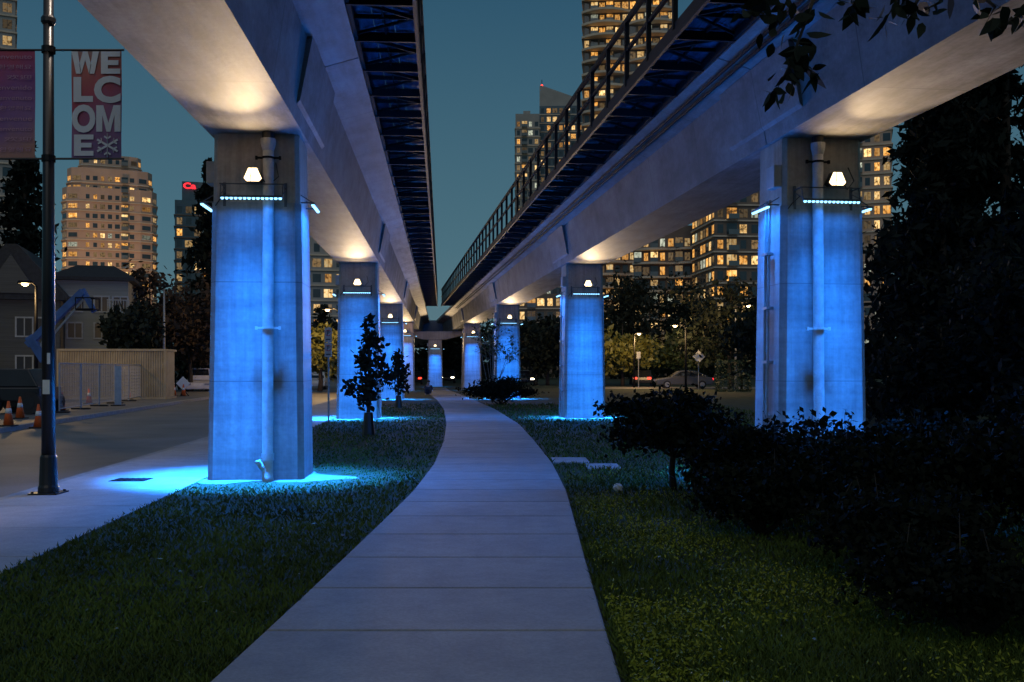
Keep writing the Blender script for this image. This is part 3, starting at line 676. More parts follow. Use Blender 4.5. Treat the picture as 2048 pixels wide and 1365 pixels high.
conifer('fir_tree','dark fir with drooping branches behind the first blue column, before the glass office block','tree',gx(418,74),74,gz(322,74),3.2,6200,.55)
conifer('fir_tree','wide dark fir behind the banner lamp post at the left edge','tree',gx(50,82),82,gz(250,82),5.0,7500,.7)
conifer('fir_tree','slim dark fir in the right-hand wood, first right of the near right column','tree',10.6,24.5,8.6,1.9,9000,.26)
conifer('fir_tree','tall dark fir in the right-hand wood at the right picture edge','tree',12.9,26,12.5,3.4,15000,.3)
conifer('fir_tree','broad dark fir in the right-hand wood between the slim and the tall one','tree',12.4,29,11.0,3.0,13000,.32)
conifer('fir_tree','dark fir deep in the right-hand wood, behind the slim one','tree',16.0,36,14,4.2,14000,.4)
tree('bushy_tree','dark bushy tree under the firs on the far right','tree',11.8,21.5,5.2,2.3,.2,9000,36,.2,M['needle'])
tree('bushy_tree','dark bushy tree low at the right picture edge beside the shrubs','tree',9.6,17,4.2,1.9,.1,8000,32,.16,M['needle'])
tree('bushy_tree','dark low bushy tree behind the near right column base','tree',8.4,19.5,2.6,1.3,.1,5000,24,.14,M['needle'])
mids=[('russet tree behind the construction fence, left of the first blue column',300,66,530,3.6,'leafred'),
('dark russet tree just left of the first blue column',380,70,545,3.6,'leafred'),
('low dark tree behind the yellow container beside the house',262,58,590,1.8,'leafdark'),
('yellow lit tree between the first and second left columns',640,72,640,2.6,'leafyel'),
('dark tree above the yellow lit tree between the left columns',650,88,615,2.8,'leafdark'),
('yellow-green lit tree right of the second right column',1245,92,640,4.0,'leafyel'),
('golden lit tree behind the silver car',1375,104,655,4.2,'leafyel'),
('tall dark tree just right of the second right column',1262,100,535,4.6,'leafdark'),
('dark broad tree left of the near right column',1460,78,548,5.2,'leafdark'),
('dark tree behind the street lamps right of the silver car',1375,120,560,6.0,'leafdark'),
('dark tree between the third and second right columns',1095,96,635,4.2,'leafdark'),
('dark tree behind the fourth right column',965,120,640,5,'leafdark'),
('dark tree behind the far central column',900,128,665,4.5,'leafdark'),
('dark tree directly left of the near right column in shade',1530,60,580,3.6,'leafdark')]
for lab,px,d,py,rx,mm in mids:
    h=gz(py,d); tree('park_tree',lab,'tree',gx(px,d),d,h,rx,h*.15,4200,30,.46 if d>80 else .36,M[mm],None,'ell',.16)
n=22000; X=rng.uniform(-130,130,n); Y=rng.uniform(150,172,n); hh=6+3*np.sin(X*.19)+2*np.sin(X*.53+1); P=np.stack([X,Y,rng.random(n)**.7*hh],1)
tag(quads('distant_trees',leafquads(P,1.2,.6),M['leafdark']),'far dark belt of trees in front of the towers','trees',kind='stuff')
r=thing('clipped_hedge','clipped green hedge block beside the street lamp right of the silver car','hedge',(gx(1466,70),70,0))
P=rng.uniform(-1,1,size=(2600,3)); ax=rng.integers(0,3,2600); sg=np.sign(rng.normal(size=2600)); P[np.arange(2600),ax]=sg; P=P*np.array([1.08,.7,1.05])+np.array([0,0,1.06])+rng.normal(size=(2600,3))*.05
quads('foliage',leafquads(P,.14,.6),M['leaf'],r); MB().tube([(0,0,0),(0,0,1.6)],[.06,.03],6).build('stems',M['bark'],r)

# ------------------------------------------------------------------ towers
UNIT={}
def unit(m):
    if m.name not in UNIT:
        me=bpy.data.meshes.new('window'); me.from_pydata([(-.5,0,-.5),(.5,0,-.5),(.5,0,.5),(-.5,0,.5)],[],[(0,1,2,3)]); me.materials.append(m); UNIT[m.name]=me
    return UNIT[m.name]
WM=['w_dark','w_dim','w_warm','w_gold','w_cool']
def tower(name,label,px0,px1,pyt,d,depth,wall,fh=3.0,bay=3.2,pal=(.45,.2,.2,.1,.05),balc=(),steps=((1,1),),slab='slab',wh=.55,ww=.72,ylo=720,sideface=True,cham=0,bulge=0,twist=0,st=.14):
    w=(px1-px0)/F*d; xc=gx((px0+px1)/2,d); h=gz(pyt,d)
    rz=-math.atan(xc/d)*.97+twist
    fx=math.sin(-rz); fy=math.cos(rz)
    r=thing(name,label,'tower',(xc+fx*depth/2,d+fy*depth/2,0),rz)
    def plan(hw,hd,o=0,bl=0):
        hw+=o; hd+=o; c=cham*hw
        if bl:
            n=17; front=[(-hw+2*hw*i/(n-1),-hd-bl*abs(math.sin(2*math.pi*i/(n-1)))**.8) for i in range(n)]
            return front+[(hw,hd),(-hw,hd)]
        if c: return [(-hw+c,-hd),(hw-c,-hd),(hw-c*.3,-hd+c*.3),(hw,-hd+c),(hw,hd-c),(hw-c,hd),(-hw+c,hd),(-hw,hd-c),(-hw,-hd+c),(-hw+c*.3,-hd+c*.3)]
        return [(-hw,-hd),(hw,-hd),(hw,hd),(-hw,hd)]
    b=MB(); z0=0
    for t,k in steps:
        b.prism(plan(w/2*k,depth/2*k),'Z',z0,h*t); z0=h*t+.004
    b.build('wall',M[wall],r)
    def kat(z):
        for t,k in steps:
            if z<=h*t: return k
        return steps[-1][1]
    MB().box(-w*.18,w*.12,-depth*.15,depth*.2,h+.003,h+2.4).build('roof_plant',M[wall],r)
    zmin=gz(ylo,d); zmax=gz(-60,d); wins=[]; sme={}
    bme=None
    nf=int(h/fh)
    for f in range(nf):
        zc=f*fh+fh*.5
        if zc<zmin or zc>zmax: continue
        k=kat(zc+fh*.5); hw=w/2*k; hd=depth/2*k
        if slab:
            if k not in sme:
                o=MB().prism(plan(hw,hd,.3,bulge),'Z',-st,st).build('floor_slab',M[slab],r); sme[k]=o.data
            else: o=meshobj('floor_slab',sme[k],r)
            o.location=(0,0,f*fh+.1)
        nb=max(1,int(w/bay)); lim=hw*(1-cham)
        for i in range(nb):
            u=-w/2+w*(i+.5)/nb
            if abs(u)+w/nb*.4>lim: continue
            isb=i in balc
            mi=rng.choice(5,p=pal); wins.append((u,-hd-.02,zc+.05,w/nb*(ww*(.7+.4*((i*7+f*(i%3))%5)/4) if not isb else .9),fh*wh*(1 if not isb else 1.25),0,WM[mi]))
            if isb:
                if bme is None:
                    o=MB().box(-w/nb*.46,w/nb*.46,-1.5,-.32,st+.01,st+.1).box(-w/nb*.46,w/nb*.46,-1.52,-1.45,st+.105,1.1).build('balcony',M['balglass'],r); bme=o.data
                else: o=meshobj('balcony',bme,r)
                o.location=(u,-hd,f*fh+.12)
        if cham:
            c=cham*hw
            for s in (-1,1):
                mi=rng.choice(5,p=pal); wins.append((s*(hw-c*.65+.03),-hd+c*.15-.03,zc+.05,c*.55,fh*wh,s*math.atan2(.3,.7),WM[mi]))
                mi=rng.choice(5,p=pal); wins.append((s*(hw-c*.15+.03),-hd+c*.65-.03,zc+.05,c*.55,fh*wh,s*math.atan2(.7,.3),WM[mi]))
        if sideface:
            s=-1 if xc>0 else 1; ns=max(1,int(depth/bay))
            for i in range(ns):
                v=-depth/2+depth*(i+.5)/ns
                if abs(v)+depth/ns*.4>hd-cham*hw: continue
                mi=rng.choice(5,p=pal); wins.append((s*(hw+.02),v,zc+.05,depth/ns*ww,fh*wh,math.pi/2*s,WM[mi]))
    wins.sort(key=lambda q:(abs(q[5])>1.3)*2+(q[6]=='w_dark')+random.random()*.8)
    for u,v,z,ww_,hh_,a,mi in wins[:100]:
        o=meshobj('window',unit(M[mi]),r,(u,v,z)); o.scale=(ww_,1,hh_); o.rotation_euler=(0,0,a)
    if wins[100:]:
        b=MB()
        for u,v,z,ww_,hh_,a,mi in wins[100:]:
            dx,dy=math.cos(a)*ww_/2,math.sin(a)*ww_/2
            b.add([(u-dx,v-dy,z-hh_/2),(u+dx,v+dy,z-hh_/2),(u+dx,v+dy,z+hh_/2),(u-dx,v-dy,z+hh_/2)],[(0,1,2,3)],WM.index(mi))
        o=b.build('window',[M[q] for q in WM],r); o['kind']='stuff'
    return r
r=tower('apartment_tower','peach coloured apartment tower with stepped rounded top between the banner post and the fir',131,309,306,260,20,'pink',2.5,1.7,(.40,.20,.14,.23,.03),(2,8),((.84,1),(.93,.9),(1,.66)),'slab',.46,.62,cham=.36)
fl=bpy.data.lights.new('tower_fill_light','SPOT'); fl.energy=26000; fl.color=(1,.62,.39); fl.spot_size=R(75); fl.spot_blend=.8; fl.shadow_soft_size=.5  # added spot to warm and brighten the tower face, no fixture
o=bpy.data.objects.new('tower_fill_light',fl); C.objects.link(o); o.location=(-96,222,9); o.rotation_euler=(Vector((gx(220,260),262,38))-o.location).to_track_quat('-Z','Y').to_euler()
tower('apartment_tower','pale tower cut by the top left corner behind the lamp post',-95,24,-120,180,16,'pale',3,2.2,(.5,.2,.2,.05,.05),(1,))
r=tower('office_block','dark glass office block with red rooftop letters beside the fir',352,440,402,300,18,'curtain',3.4,2.4,(.38,.25,.2,.07,.1),(),((1,1),),'darkwall',.6,.85)
hz=gz(402,300); MB().box(-4.6,6,-8.5,6,hz+.003,gz(364,300)).build('rooftop_housing',M['curtain'],r)
text_obj('letter','Ca',-4.2,-.6,gz(379,300),gz(367,300),-9.1,M['signred'],r,.03)
tower('apartment_block','gridded apartment block showing between the first and second left columns',600,690,462,190,16,'pale',2.9,1.9,(.22,.22,.26,.25,.05),())
tower('apartment_tower','tall balconied tower at top centre right, cut by the top of the picture',1166,1350,-140,230,20,'darkwall',2.9,1.7,(.28,.22,.22,.22,.06),(1,3,8,10),((1,1),),'slab',.56,.8,bulge=2.6,st=.26)
tower('apartment_tower','slender pale glass tower left of the one with the slanted crown',1031,1079,228,330,16,'pale',2.9,1.8,(.42,.24,.14,.10,.10),(1,))
r=tower('apartment_tower','glass tower with slanted crown and red rooftop beacon',1079,1165,212,335,18,'curtain',2.9,1.9,(.38,.24,.15,.12,.11),(4,))
hh=gz(212,335); ww=86/F*335/2
MB().prism([(-ww,hh+.01),(ww,hh+.01),(ww,hh+2.2),(-ww*.9,hh+7.2),(-ww,hh+7.0)],'Y',-8,-2).build('slanted_crown',M['pale'],r)
MB().tube([(-ww*.9,-5,hh+7),(-ww*.9,-5,hh+10)],.12,6).build('mast',M['steel'],r); MB().tube([(-ww*.9,-5,hh+7.4),(-ww*.9,-5,hh+7.9),(-ww*.9,-5,hh+8.3)],[.3,.4,.2],8).build('beacon',M['red'],r)
tower('apartment_block','wide balconied block seen below the right guideway, left of the taller dark block',1268,1415,452,205,16,'darkwall',2.9,1.6,(.36,.24,.17,.16,.07),(0,2,5,7),((1,1),),'slab',.56,.74,bulge=1.6,st=.2)
tower('apartment_block','dark block with wide lit windows just left of the near right column',1428,1545,380,185,16,'darkwall',2.9,1.9,(.34,.2,.19,.22,.05),(1,4),twist=.3)
tower('apartment_tower','tower with stacked balconies just right of the near right column',1690,1780,225,200,16,'pink',2.9,1.8,(.36,.2,.22,.14,.08),(1,))
tower('apartment_block','low lit block between the second and third right columns',1035,1128,588,215,14,'darkwall',2.9,1.9,(.34,.2,.22,.19,.05),(1,))

# ------------------------------------------------------------------ houses
def window_part(r,x,z,w,h,y,m):
    f=MB()
    t=.09
    f.box(x-w/2-t,x+w/2+t,y-.06,y-.004,z-h/2-t,z-h/2); f.box(x-w/2-t,x+w/2+t,y-.06,y-.004,z+h/2,z+h/2+t)
    f.box(x-w/2-t,x-w/2,y-.06,y-.004,z-h/2,z+h/2); f.box(x+w/2,x+w/2+t,y-.06,y-.004,z-h/2,z+h/2); f.box(x-.03,x+.03,y-.05,y-.02,z-h/2,z+h/2)
    o=f.build('window',M['trim'],r); MB().box(x-w/2,x+w/2,y-.019,y-.005,z-h/2,z+h/2).build('pane',m,o)
d=60; x0=gx(116,d); x1=gx(252,d); zt=gz(562,d)
r=thing('town_house','grey sided three storey house with white balcony railings behind the yellow container','house',((x0+x1)/2,d,0),.28)
w=(x1-x0)/2
MB().box(-w,w,0,9,0,zt).build('wall',M['siding'],r)
MB().loft([[(-w-.4,-.5,zt+.003),(w+.4,-.5,zt+.003),(w+.4,9.5,zt+.003),(-w-.4,9.5,zt+.003)],[(-w-.4,-.5,zt+.2),(w+.4,-.5,zt+.2),(w+.4,9.5,zt+.2),(-w-.4,9.5,zt+.2)],[(-w+1,1.8,zt+1.1),(w-1,1.8,zt+1.1),(w-1,6,zt+1.1),(-w+1,6,zt+1.1)]]).build('roof',M['roof'],r)
for x in (-.95,.55,1.6):
    for z in (1.9,4.4,5.9): window_part(r,x,z-.4 if z>5 else z-.5 if z>4 else z,.75,.85,-.001,M['pane'])
for z in (2.75,4.75):
    o=MB().box(.95,2.2,-1.1,-.01,z-.12,z).build('balcony',M['trim'],r); m=MB(); m.bar((.95,-1.08,z+.95),(2.2,-1.08,z+.95),.06)
    for k in range(9): m.bar((.98+k*.15,-1.08,z),(.98+k*.15,-1.08,z+.95),.035)
    m.build('railing',M['trim'],o)
d=57; x0=gx(-60,d); x1=gx(112,d); zt=gz(600,d); w=(x1-x0)/2
r=thing('town_house','dark gabled house at the left edge behind the boom lift','house',((x0+x1)/2,d,0),.28)
MB().box(-w,w,0,9,0,zt).build('wall',M['siding2'],r)
zr=gz(490,d)
MB().prism([(-w-.4,zt+.003),(w+.4,zt+.003),(w+.4,zt+.2),(.3,zr),(-.3,zr),(-w-.4,zt+.2)],'Y',-.5,9.4).build('roof',M['roof'],r)
MB().prism([(-1.4,zt+.35),(1.4,zt+.35),(0,zr-.6)],'Y',-.62,-.505).build('gable',M['siding2'],r)
for x in (-1.3,.6,1.7):
    for z in (1.8,4.0): window_part(r,x,z,.8,1.0,-.001,M['pane'])

# ------------------------------------------------------------------ construction site
d=52; x0=gx(118,d); x1=gx(329,d); ht=gz(698,d)
r=thing('shipping_container','long pale yellow corrugated container behind the construction fence','container',((x0+x1)/2,d,0),.10)
w=(x1-x0)/2; n=44
prof=[]
for k in range(n):
    x=-w+.1+(2*w-.2)*k/n; s=(2*w-.2)/n
    prof+= [(x,0),(x+s*.3,0),(x+s*.45,.05),(x+s*.85,.05)]
prof.append((w-.1,0)); poly=prof+[(w-.1,2.3),(-w+.1,2.3)]
MB().prism(poly,'Z',.12,ht-.12).build('side_panel',M['yellowbox'],r)
m=MB()
for z in (0.0,ht-.118): m.box(-w,w,-.06,2.4,z,z+.115)
for x in (-w,w-.098): m.box(x,x+.098,-.05,.1,.118,ht-.12)
m.build('frame',M['yellowbox'],r)
P0=Vector((gx(118,36),36,0)); P1=Vector((gx(338,62),62,0)); n=8; first=None
dv=(P1-P0)/n; ang=math.atan2(dv.y,dv.x); L=dv.length
FL=['wire fence panel nearest the boom lift, at the left end of the construction fence','second wire fence panel from the left end of the construction fence','third wire fence panel from the left end of the construction fence','fourth wire fence panel from the left, before the container middle','fifth wire fence panel from the left end of the fence','sixth wire fence panel, third from the far right end','seventh wire fence panel, next to last at the far right end','last wire fence panel, beside the far traffic cones']
for k in range(n):
    p=P0+dv*k
    if first is None:
        r=thing('fence_panel','','',p,ang,'temporary construction fence panels'); first=r
        m=MB()
        for x in (.04,L-.04): m.tube([(x,0,.05),(x,0,1.82)],.03,6)
        for z in (.15,1.80): m.tube([(.04,0,z),(L-.04,0,z)],.026,6)
        m.build('frame',M['wire'],r)
        m=MB()
        for i in range(1,30): m.bar((L*i/30,0,.15),(L*i/30,0,1.78),.009)
        for z in np.arange(.3,1.75,.16): m.bar((.04,0,z),(L-.04,0,z),.009)
        m.build('wire_mesh',M['wire'],r)
        MB().box(-.05,.15,-.35,.35,0,.06).build('foot',M['rubber'],r)
    else: r=copy_tree(first); r.location=p
    tag(r,FL[k],'fence')
d=43; r=thing('barrier_board','upright pale blue board standing by the middle of the construction fence','board',(gx(236,d),d,0))
MB().box(-.14,.14,-.02,.02,.05,1.72).build('board',mat('pale_blue_board',(.30,.38,.46),(.22,.29,.36),.6,4),r); MB().box(-.22,.22,-.25,.25,0,.05).build('foot',M['rubber'],r)
def cone_proto():
    r=thing('traffic_cone','','')
    MB().box(-.19,.19,-.19,.19,0,.035).build('base',M['rubber'],r)
    MB().tube([(0,0,.036),(0,0,.7)],[.14,.03],12).build('body',M['orange'],r,True)
    MB().tube([(0,0,.36),(0,0,.50)],[.0925,.0685],12).build('reflective_band',M['white'],r,True); return r
cp=cone_proto()
cl=[(17,853,'orange traffic cone at the far left edge, nearest the camera'),(77,848,'orange cone just left of the lamp post foot across the road'),(124,822,'orange cone just right of the black lamp post across the road'),(40,838,'orange cone between the two nearest cones, a little behind'),(348,793,'left one of two far orange cones at the end of the fence'),(367,793,'right one of two far orange cones at the end of the fence'),(178,808,'orange cone before the fence, under the left part of the container'),(262,799,'orange cone before the fence, right of the pale blue board')]
for i,(px,py,lab) in enumerate(cl):
    d=CZ*F/(py-HZ); r=cp if i==0 else copy_tree(cp); r.location=(gx(px,d),d,.003); tag(r,lab,'traffic cone','orange traffic cones by the construction site')
    if far_kerb(d)<r.location.x: r.location.z=-.128
d=58; r=thing('roadwork_sign','small pale roadwork sign board on legs behind the far cones','sign',(gx(366,d),d,0))
MB().prism([(0,.35),(.4,.75),(0,1.15),(-.4,.75)],'Y',-.02,.02).build('board',M['white'],r); m=MB(); m.bar((0,.03,.4),(-.25,.3,0),.04); m.bar((0,.03,.4),(.25,.3,0),.04); m.bar((0,.03,.45),(0,-.25,0),.04); m.build('leg',M['steel'],r)
d=35; bx=gx(48,d)
r=thing('boom_lift','blue articulated boom lift parked at the construction site behind the cones','boom lift',(bx,d,0))
MB().box(-1.5,.62,-.2,1.6,.45,.95).build('chassis',M['cardark'],r,bevel=.05)
for x in (-1.1,.3):
    for y in (-.28,1.4):
        w_=MB().tube([(x,y,.40),(x,y+.28,.40)],.40,18).build('wheel',M['rubber'],r); MB().tube([(x,y-.01,.40),(x,y+.0,.40)],.2,14).build('rim',M['cardark'],w_)
MB().loft([[(-1.2,0,.953),(.5,0,.953),(.5,1.4,.953),(-1.2,1.4,.953)],[(-1.1,.1,1.6),(.1,.1,1.6),(.1,1.3,1.6),(-1.1,1.3,1.6)]]).build('turret',M['cardark'],r,bevel=.04)
def L_(px,py): return (gx(px,d)-bx,.7,gz(py,d))
MB().bar(L_(72,722),L_(40,672),.26,.30).build('lower_boom',M['bluemetal'],r,bevel=.02)
MB().bar(L_(36,690),L_(150,580),.22,.26).build('upper_boom',M['bluemetal'],r,bevel=.02)
m=MB(); m.bar(L_(60,700),L_(95,622),.09); m.bar(L_(70,690),L_(150,596),.06); m.build('lift_cylinder',M['galv'],r)
MB().bar(L_(148,576),L_(172,622),.14,.16).build('jib',M['bluemetal'],r)
m=MB(); c=Vector(L_(158,610))
for z in (-.12,.28):
    for a,bq in (((-.3,-.3),(.3,-.3)),((.3,-.3),(.3,.3)),((.3,.3),(-.3,.3)),((-.3,.3),(-.3,-.3))): m.bar(c+Vector((a[0],a[1],z)),c+Vector((bq[0],bq[1],z)),.04)
for a in (-.3,.3):
    for q in (-.3,.3): m.bar(c+Vector((a,q,-.12)),c+Vector((a,q,.28)),.03)
m.box(c.x-.3,c.x+.3,c.y-.3,c.y+.3,c.z-.16,c.z-.125); m.build('basket',M['steel'],r)

# ------------------------------------------------------------------ street lamps, poles, signs
def street_lamp(label,px,d,pyh,dirx=1,lit=True,arm=1.1,power=120,name='street_lamp'):
    h=gz(pyh,d); x=gx(px,d)-dirx*arm
    r=thing(name,label,'street lamp',(x,d,0))
    MB().tube([(0,0,-.05),(0,0,h*.6),(0,0,h-.1)],[.09,.07,.05],10).build('pole',M['steel'] if lit else M['galv'],r,True)
    MB().tube([(0,0,h-.12),(dirx*arm*.4,0,h+.08),(dirx*arm,0,h+.08)],.035,8).build('arm',M['steel'],r,True)
    hd=MB().loft([[(dirx*arm-.32,-.13,h+.02),(dirx*arm+.32,-.13,h+.02),(dirx*arm+.32,.13,h+.02),(dirx*arm-.32,.13,h+.02)],[(dirx*arm-.25,-.08,h+.14),(dirx*arm+.25,-.08,h+.14),(dirx*arm+.25,.08,h+.14),(dirx*arm-.25,.08,h+.14)]]).build('lamp_head',M['steel'],r)
    if lit:
        MB().tube([(dirx*arm,0,h+.018),(dirx*arm,0,h-.05),(dirx*arm,0,h-.1)],[.15,.13,.05],12).build('bulb',M['sodium'],hd)
        l=bpy.data.lights.new('street_light','POINT'); l.energy=power; l.color=(1,.62,.25); l.shadow_soft_size=.15
        o=bpy.data.objects.new('street_light',l); C.objects.link(o); o.location=(x+dirx*arm,d-.1,h-.35)
    return r
street_lamp('lit street lamp glowing above the boom lift at the left',50,44,568,-1,True,.5,480)
street_lamp('slim pale street lamp without light beside the russet tree, behind the fence',333,62,575,1,False,.15)
street_lamp('lit street lamp in front of the golden tree right of the second right column',1350,74,652,-1,True,.8,620)
street_lamp('lit street lamp above the clipped hedge left of the near right column',1497,72,612,1,True,.5,500)
street_lamp('unlit slim street lamp pole left of the lit one above the hedge',1474,74,616,1,False,.1)
street_lamp('lit street lamp behind the second left column by the yellow tree',655,66,620,-1,True,.8,1200)
street_lamp('lit street lamp left of the golden tree, near the dark cars',1278,84,668,1,True,.4,900)
d=30; r=thing('parking_sign','thin post with two stacked parking signs left of the second left column','sign',(gx(657,d),d,0))
MB().tube([(0,0,-.05),(0,0,gz(655,d))],.028,8).build('post',M['galv'],r)
ringm=mat('sign_ring',(.5,.03,.03),None,.5,3)
for zt_,s in ((gz(656,d),'P'),(gz(686,d),'P')):
    z1=zt_; z0=zt_-.43; p=MB().box(-.11,.11,-.045,-.033,z0,z1).build('sign_panel',M['box'],r,bevel=.004)
    text_obj('symbol',s,-.04,.04,z0+.2,z0+.34,-.047,M['black'],p,.02)
    ring=MB()
    for k in range(16):
        a=k*math.pi/8; c=a+math.pi/8; ring.bar((math.cos(a)*.085,-.049,z0+.27+math.sin(a)*.085),(math.cos(c)*.085,-.049,z0+.27+math.sin(c)*.085),.003,.018)
    ring.build('ring',ringm,p)
    ar=MB().bar((-.07,-.048,z0+.08),(.07,-.048,z0+.08),.004,.03); ar.build('arrow',M['black'],p)
d=77; r=thing('diamond_sign','pale diamond shaped road sign on a post right of the silver car','sign',(gx(1397,d),d,0))
MB().tube([(0,0,-.05),(0,0,gz(700,d))],.035,8).build('post',M['galv'],r); zc=gz(714,d)
MB().prism([(0,zc-.5),(.5,zc),(0,zc+.5),(-.5,zc)],'Y',-.06,-.04).build('sign_panel',M['white'],r)
d=88; r=thing('sign_post','slim post with a small plate left of the silver car','sign',(gx(1277,d),d,0)); MB().tube([(0,0,-.05),(0,0,gz(704,d))],.04,8).build('post',M['galv'],r); MB().box(-.18,.18,-.06,-.04,gz(718,d),gz(704,d)).build('sign_panel',M['galv'],r)
def car(label,x,y,rz,paint,lights,z=0.01,van=False):
    r=thing('parked_car' if not van else 'parked_van',label,'car' if not van else 'van',(x,y,z),rz)
    hw=.88
    low=[(-2.28,.30),(2.25,.28),(2.3,.55),(2.2,.74),(1.15,.90),(-1.75,.95),(-2.25,.88),(-2.33,.6)]
    if van: top=[(-2.2,.951),(1.2,.93),(.75,1.75),(-2.15,1.8)]
    else: top=[(-1.95,.951),(1.15,.90),(.42,1.40),(-.2,1.47),(-.95,1.42)]
    MB().prism(low,'Y',-hw,hw).build('body',M[paint],r,bevel=.07)
    rb=MB(); rb.loft([[(p[0],-hw*.93,p[1]) for p in top],[(p[0],hw*.93,p[1]) for p in top]])
    rb.v=[(v[0],v[1]*(1-(v[2]-.9)*.3),v[2]) for v in rb.v]
    cab=rb.build('cabin',M[paint],r,bevel=.05)
    cx=sum(p[0] for p in top)/len(top); cz=1.2
    for s in (-1,1):
        g=[((p[0]-cx)*.84+cx,(p[1]-cz)*.68+cz) for p in top]
        MB().loft([[(p[0],s*(hw*.935*(1-(p[1]-.9)*.3)+.004),p[1]) for p in g],[(p[0],s*(hw*.935*(1-(p[1]-.9)*.3)+.012),p[1]) for p in g]]).build('window',M['glass'],cab)
    f0,f1=top[1],top[2]
    MB().add([(f0[0]+.01-.06,-.70,f0[1]+.05),(f0[0]+.01-.06,.70,f0[1]+.05),(f1[0]+.07,.58,f1[1]-.06),(f1[0]+.07,-.58,f1[1]-.06)],[(0,1,2,3)]).build('windscreen',M['glass'],cab)
    for x_ in (-1.42,1.42):
        for s in (-1,1):
            w_=MB().tube([(x_,s*(hw-.2),.32),(x_,s*(hw+.02),.32)],.32,18).build('wheel',M['rubber'],r); MB().tube([(x_,s*(hw+.021),.32),(x_,s*(hw+.03),.32)],.2,12).build('rim',M['galv'],w_)
    for s in (-.62,.62):
        MB().box(2.24,2.33,s-.16,s+.16,.58,.70).build('headlight',M['head'] if 'h' in lights else M['galv'],r); MB().box(-2.35,-2.27,s-.16,s+.16,.68,.84).build('taillight',M['red'] if 't' in lights else M['signred'],r)
    return r
car('silver saloon car side-on, right of the second right column beyond the lawn',gx(1368,81),81.5,math.pi,'carpaint','')
car('dark car with red tail lights just left of the silver car',gx(1288,90),90.5,R(80),'cardark','t',-.0+.01)
car('dark car with lit headlights between the second and third right columns',gx(1055,96),96,R(-95),'cardark','h')
car('dark car with lit headlights right of the far central column',gx(895,112),112,R(-88),'cardark','h')
car('white parked van facing the road left of the first blue column',gx(402,72),72,R(-78),'carwhite','',-.12,True)
car('white parked car seen between the first and second left columns',gx(634,84),84,R(-85),'carwhite','',-.12)
car('car with red tail lights left of the far central column',gx(828,104),104,R(95),'cardark','t',-.12)

# ------------------------------------------------------------------ person, small things
px_,py_=gx(856,59),59.3
r=thing('person','person in dark clothes sitting at the left edge of the path far ahead','person',(px_,py_,.03))
skin=mat('skin',(.35,.22,.16),None,.6,6); cloth=mat('dark_clothes',(.03,.032,.04),None,.8,6)
def skinned(name,V,E,rad,m,parent):
    me=bpy.data.meshes.new(name); me.from_pydata(V,E,[]); me.materials.append(m); o=meshobj(name,me,parent)
    md=o.modifiers.new('skin','SKIN')
    for i,q in enumerate(me.skin_vertices[0].data): q.radius=(rad[i],rad[i]); q.use_root=(i==0)
    sb=o.modifiers.new('sub','SUBSURF'); sb.levels=1; sb.render_levels=1
    return o
V=[(0,0,.14),(0,.02,.32),(0,.0,.52),(0,-.02,.62),(0,-.04,.72),(0,-.05,.82),
(.18,0,.54),(.24,-.14,.36),(.14,-.32,.34),(-.18,0,.54),(-.24,-.14,.36),(-.14,-.32,.34),
(.1,-.02,.12),(.16,-.34,.42),(.14,-.42,.05),(.14,-.56,.04),(-.1,-.02,.12),(-.16,-.34,.42),(-.14,-.42,.05),(-.14,-.56,.04)]
E=[(0,1),(1,2),(2,3),(3,4),(4,5),(2,6),(6,7),(7,8),(2,9),(9,10),(10,11),(0,12),(12,13),(13,14),(14,15),(0,16),(16,17),(17,18),(18,19)]
rad=[.13,.13,.13,.055,.085,.075,.06,.045,.03,.06,.045,.03,.09,.065,.045,.035,.09,.065,.045,.035]
skinned('body',V,E,rad,skin,r)
skinned('clothing',[(0,.0,.13),(0,.02,.32),(0,0,.52),(.18,0,.54),(.24,-.14,.36),(.16,-.28,.34),(-.18,0,.54),(-.24,-.14,.36),(-.16,-.28,.34),(.1,-.02,.13),(.16,-.34,.42),(.14,-.42,.1),(-.1,-.02,.13),(-.16,-.34,.42),(-.14,-.42,.1)],
[(0,1),(1,2),(2,3),(3,4),(4,5),(2,6),(6,7),(7,8),(0,9),(9,10),(10,11),(0,12),(12,13),(13,14)],[.145,.145,.145,.075,.06,.045,.075,.06,.045,.105,.08,.06,.105,.08,.06],cloth,r)
MB().tube([(0,-.03,.78),(0,-.02,.86),(0,-.03,.91)],[.1,.095,.03],10).build('hair',M['black'],r,True)
for (px,py,w_,l_,lab),(cx_,cy_,_,_) in zip(COVERS,COVXY):
    r=thing('utility_cover',lab,'utility cover',(cx_,cy_,0))
    MB().box(-w_/2,w_/2,-l_,l_,-.02,.016).build('rim',M['kerb'],r,bevel=.005); MB().box(-w_/2+.06,w_/2-.06,-l_+.06,l_-.06,.0162,.022).build('lid',M['kerb'],r,bevel=.003)
d=14.2; o=MB().box(-.25,.25,-.2,.2,.0165,.021)
for k in range(6): o.box(-.22+k*.08,-.18+k*.08,-.17,.17,.0215,.026)
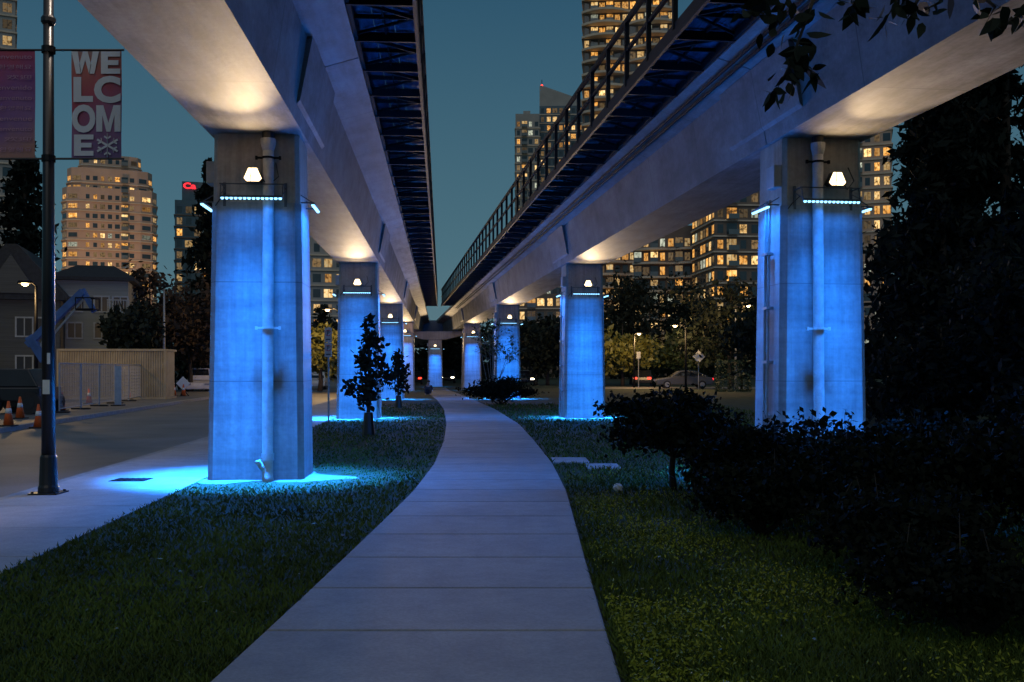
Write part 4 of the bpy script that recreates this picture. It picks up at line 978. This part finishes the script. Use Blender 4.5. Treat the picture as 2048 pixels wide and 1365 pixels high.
tag(o.build('drain_cover',M['steel']),'dark metal drain cover set in the pavement beside the first blue column','drain cover').location=(gx(263,d),d,0)
d=13.0; r=thing('crumpled_paper','crumpled white paper litter on the grass right of the path','litter',(gx(1236,d),d,.05))
bm=bmesh.new(); bmesh.ops.create_icosphere(bm,subdivisions=3,radius=.055)
for v in bm.verts: v.co*=1+.35*math.sin(v.co.x*90+v.co.z*60)*math.cos(v.co.y*80+1); v.co.z*=.9
me=bpy.data.meshes.new('wad'); bm.to_mesh(me); bm.free(); me.materials.append(M['white']); meshobj('wad',me,r)

# ------------------------------------------------------------------ world, sun, camera
w=bpy.data.worlds.new('World'); SC.world=w; w.use_nodes=True; nt=w.node_tree; bg=nt.nodes['Background']
tc=nt.nodes.new('ShaderNodeTexCoord'); sp=nt.nodes.new('ShaderNodeSeparateXYZ'); nt.links.new(tc.outputs['Generated'],sp.inputs[0])
g=ramp(nt,sp.outputs['Z'],[(0,(.10,.185,.215)),(.12,(.062,.15,.20)),(.36,(.024,.085,.145)),(1,(.017,.045,.09))])
sky=nt.nodes.new('ShaderNodeTexSky'); sky.sky_type='NISHITA'; sky.sun_disc=False; sky.sun_elevation=R(1); sky.sun_rotation=R(180)
sc=mixc(nt,1.0,sky.outputs['Color'],(.004,.004,.004),'MULTIPLY')
nt.links.new(mixc(nt,1.0,g,sc,'ADD'),bg.inputs['Color']); bg.inputs['Strength'].default_value=1
sl=bpy.data.lights.new('afterglow_sun','SUN'); sl.energy=.38; sl.angle=R(60); sl.color=(1,.94,.86)
o=bpy.data.objects.new('afterglow_sun',sl); C.objects.link(o); o.rotation_euler=Vector((.08,.7,-.75)).to_track_quat('-Z','Y').to_euler()
cam=bpy.data.cameras.new('camera'); cam.sensor_width=36; cam.lens=35.0; cam.shift_y=.0271; cam.clip_end=6000
o=bpy.data.objects.new('camera',cam); C.objects.link(o); o.location=(0,0,CZ); o.rotation_euler=(R(90),0,0); SC.camera=o
SC.view_settings.view_transform='Standard'; SC.view_settings.look='None'; SC.view_settings.exposure=0
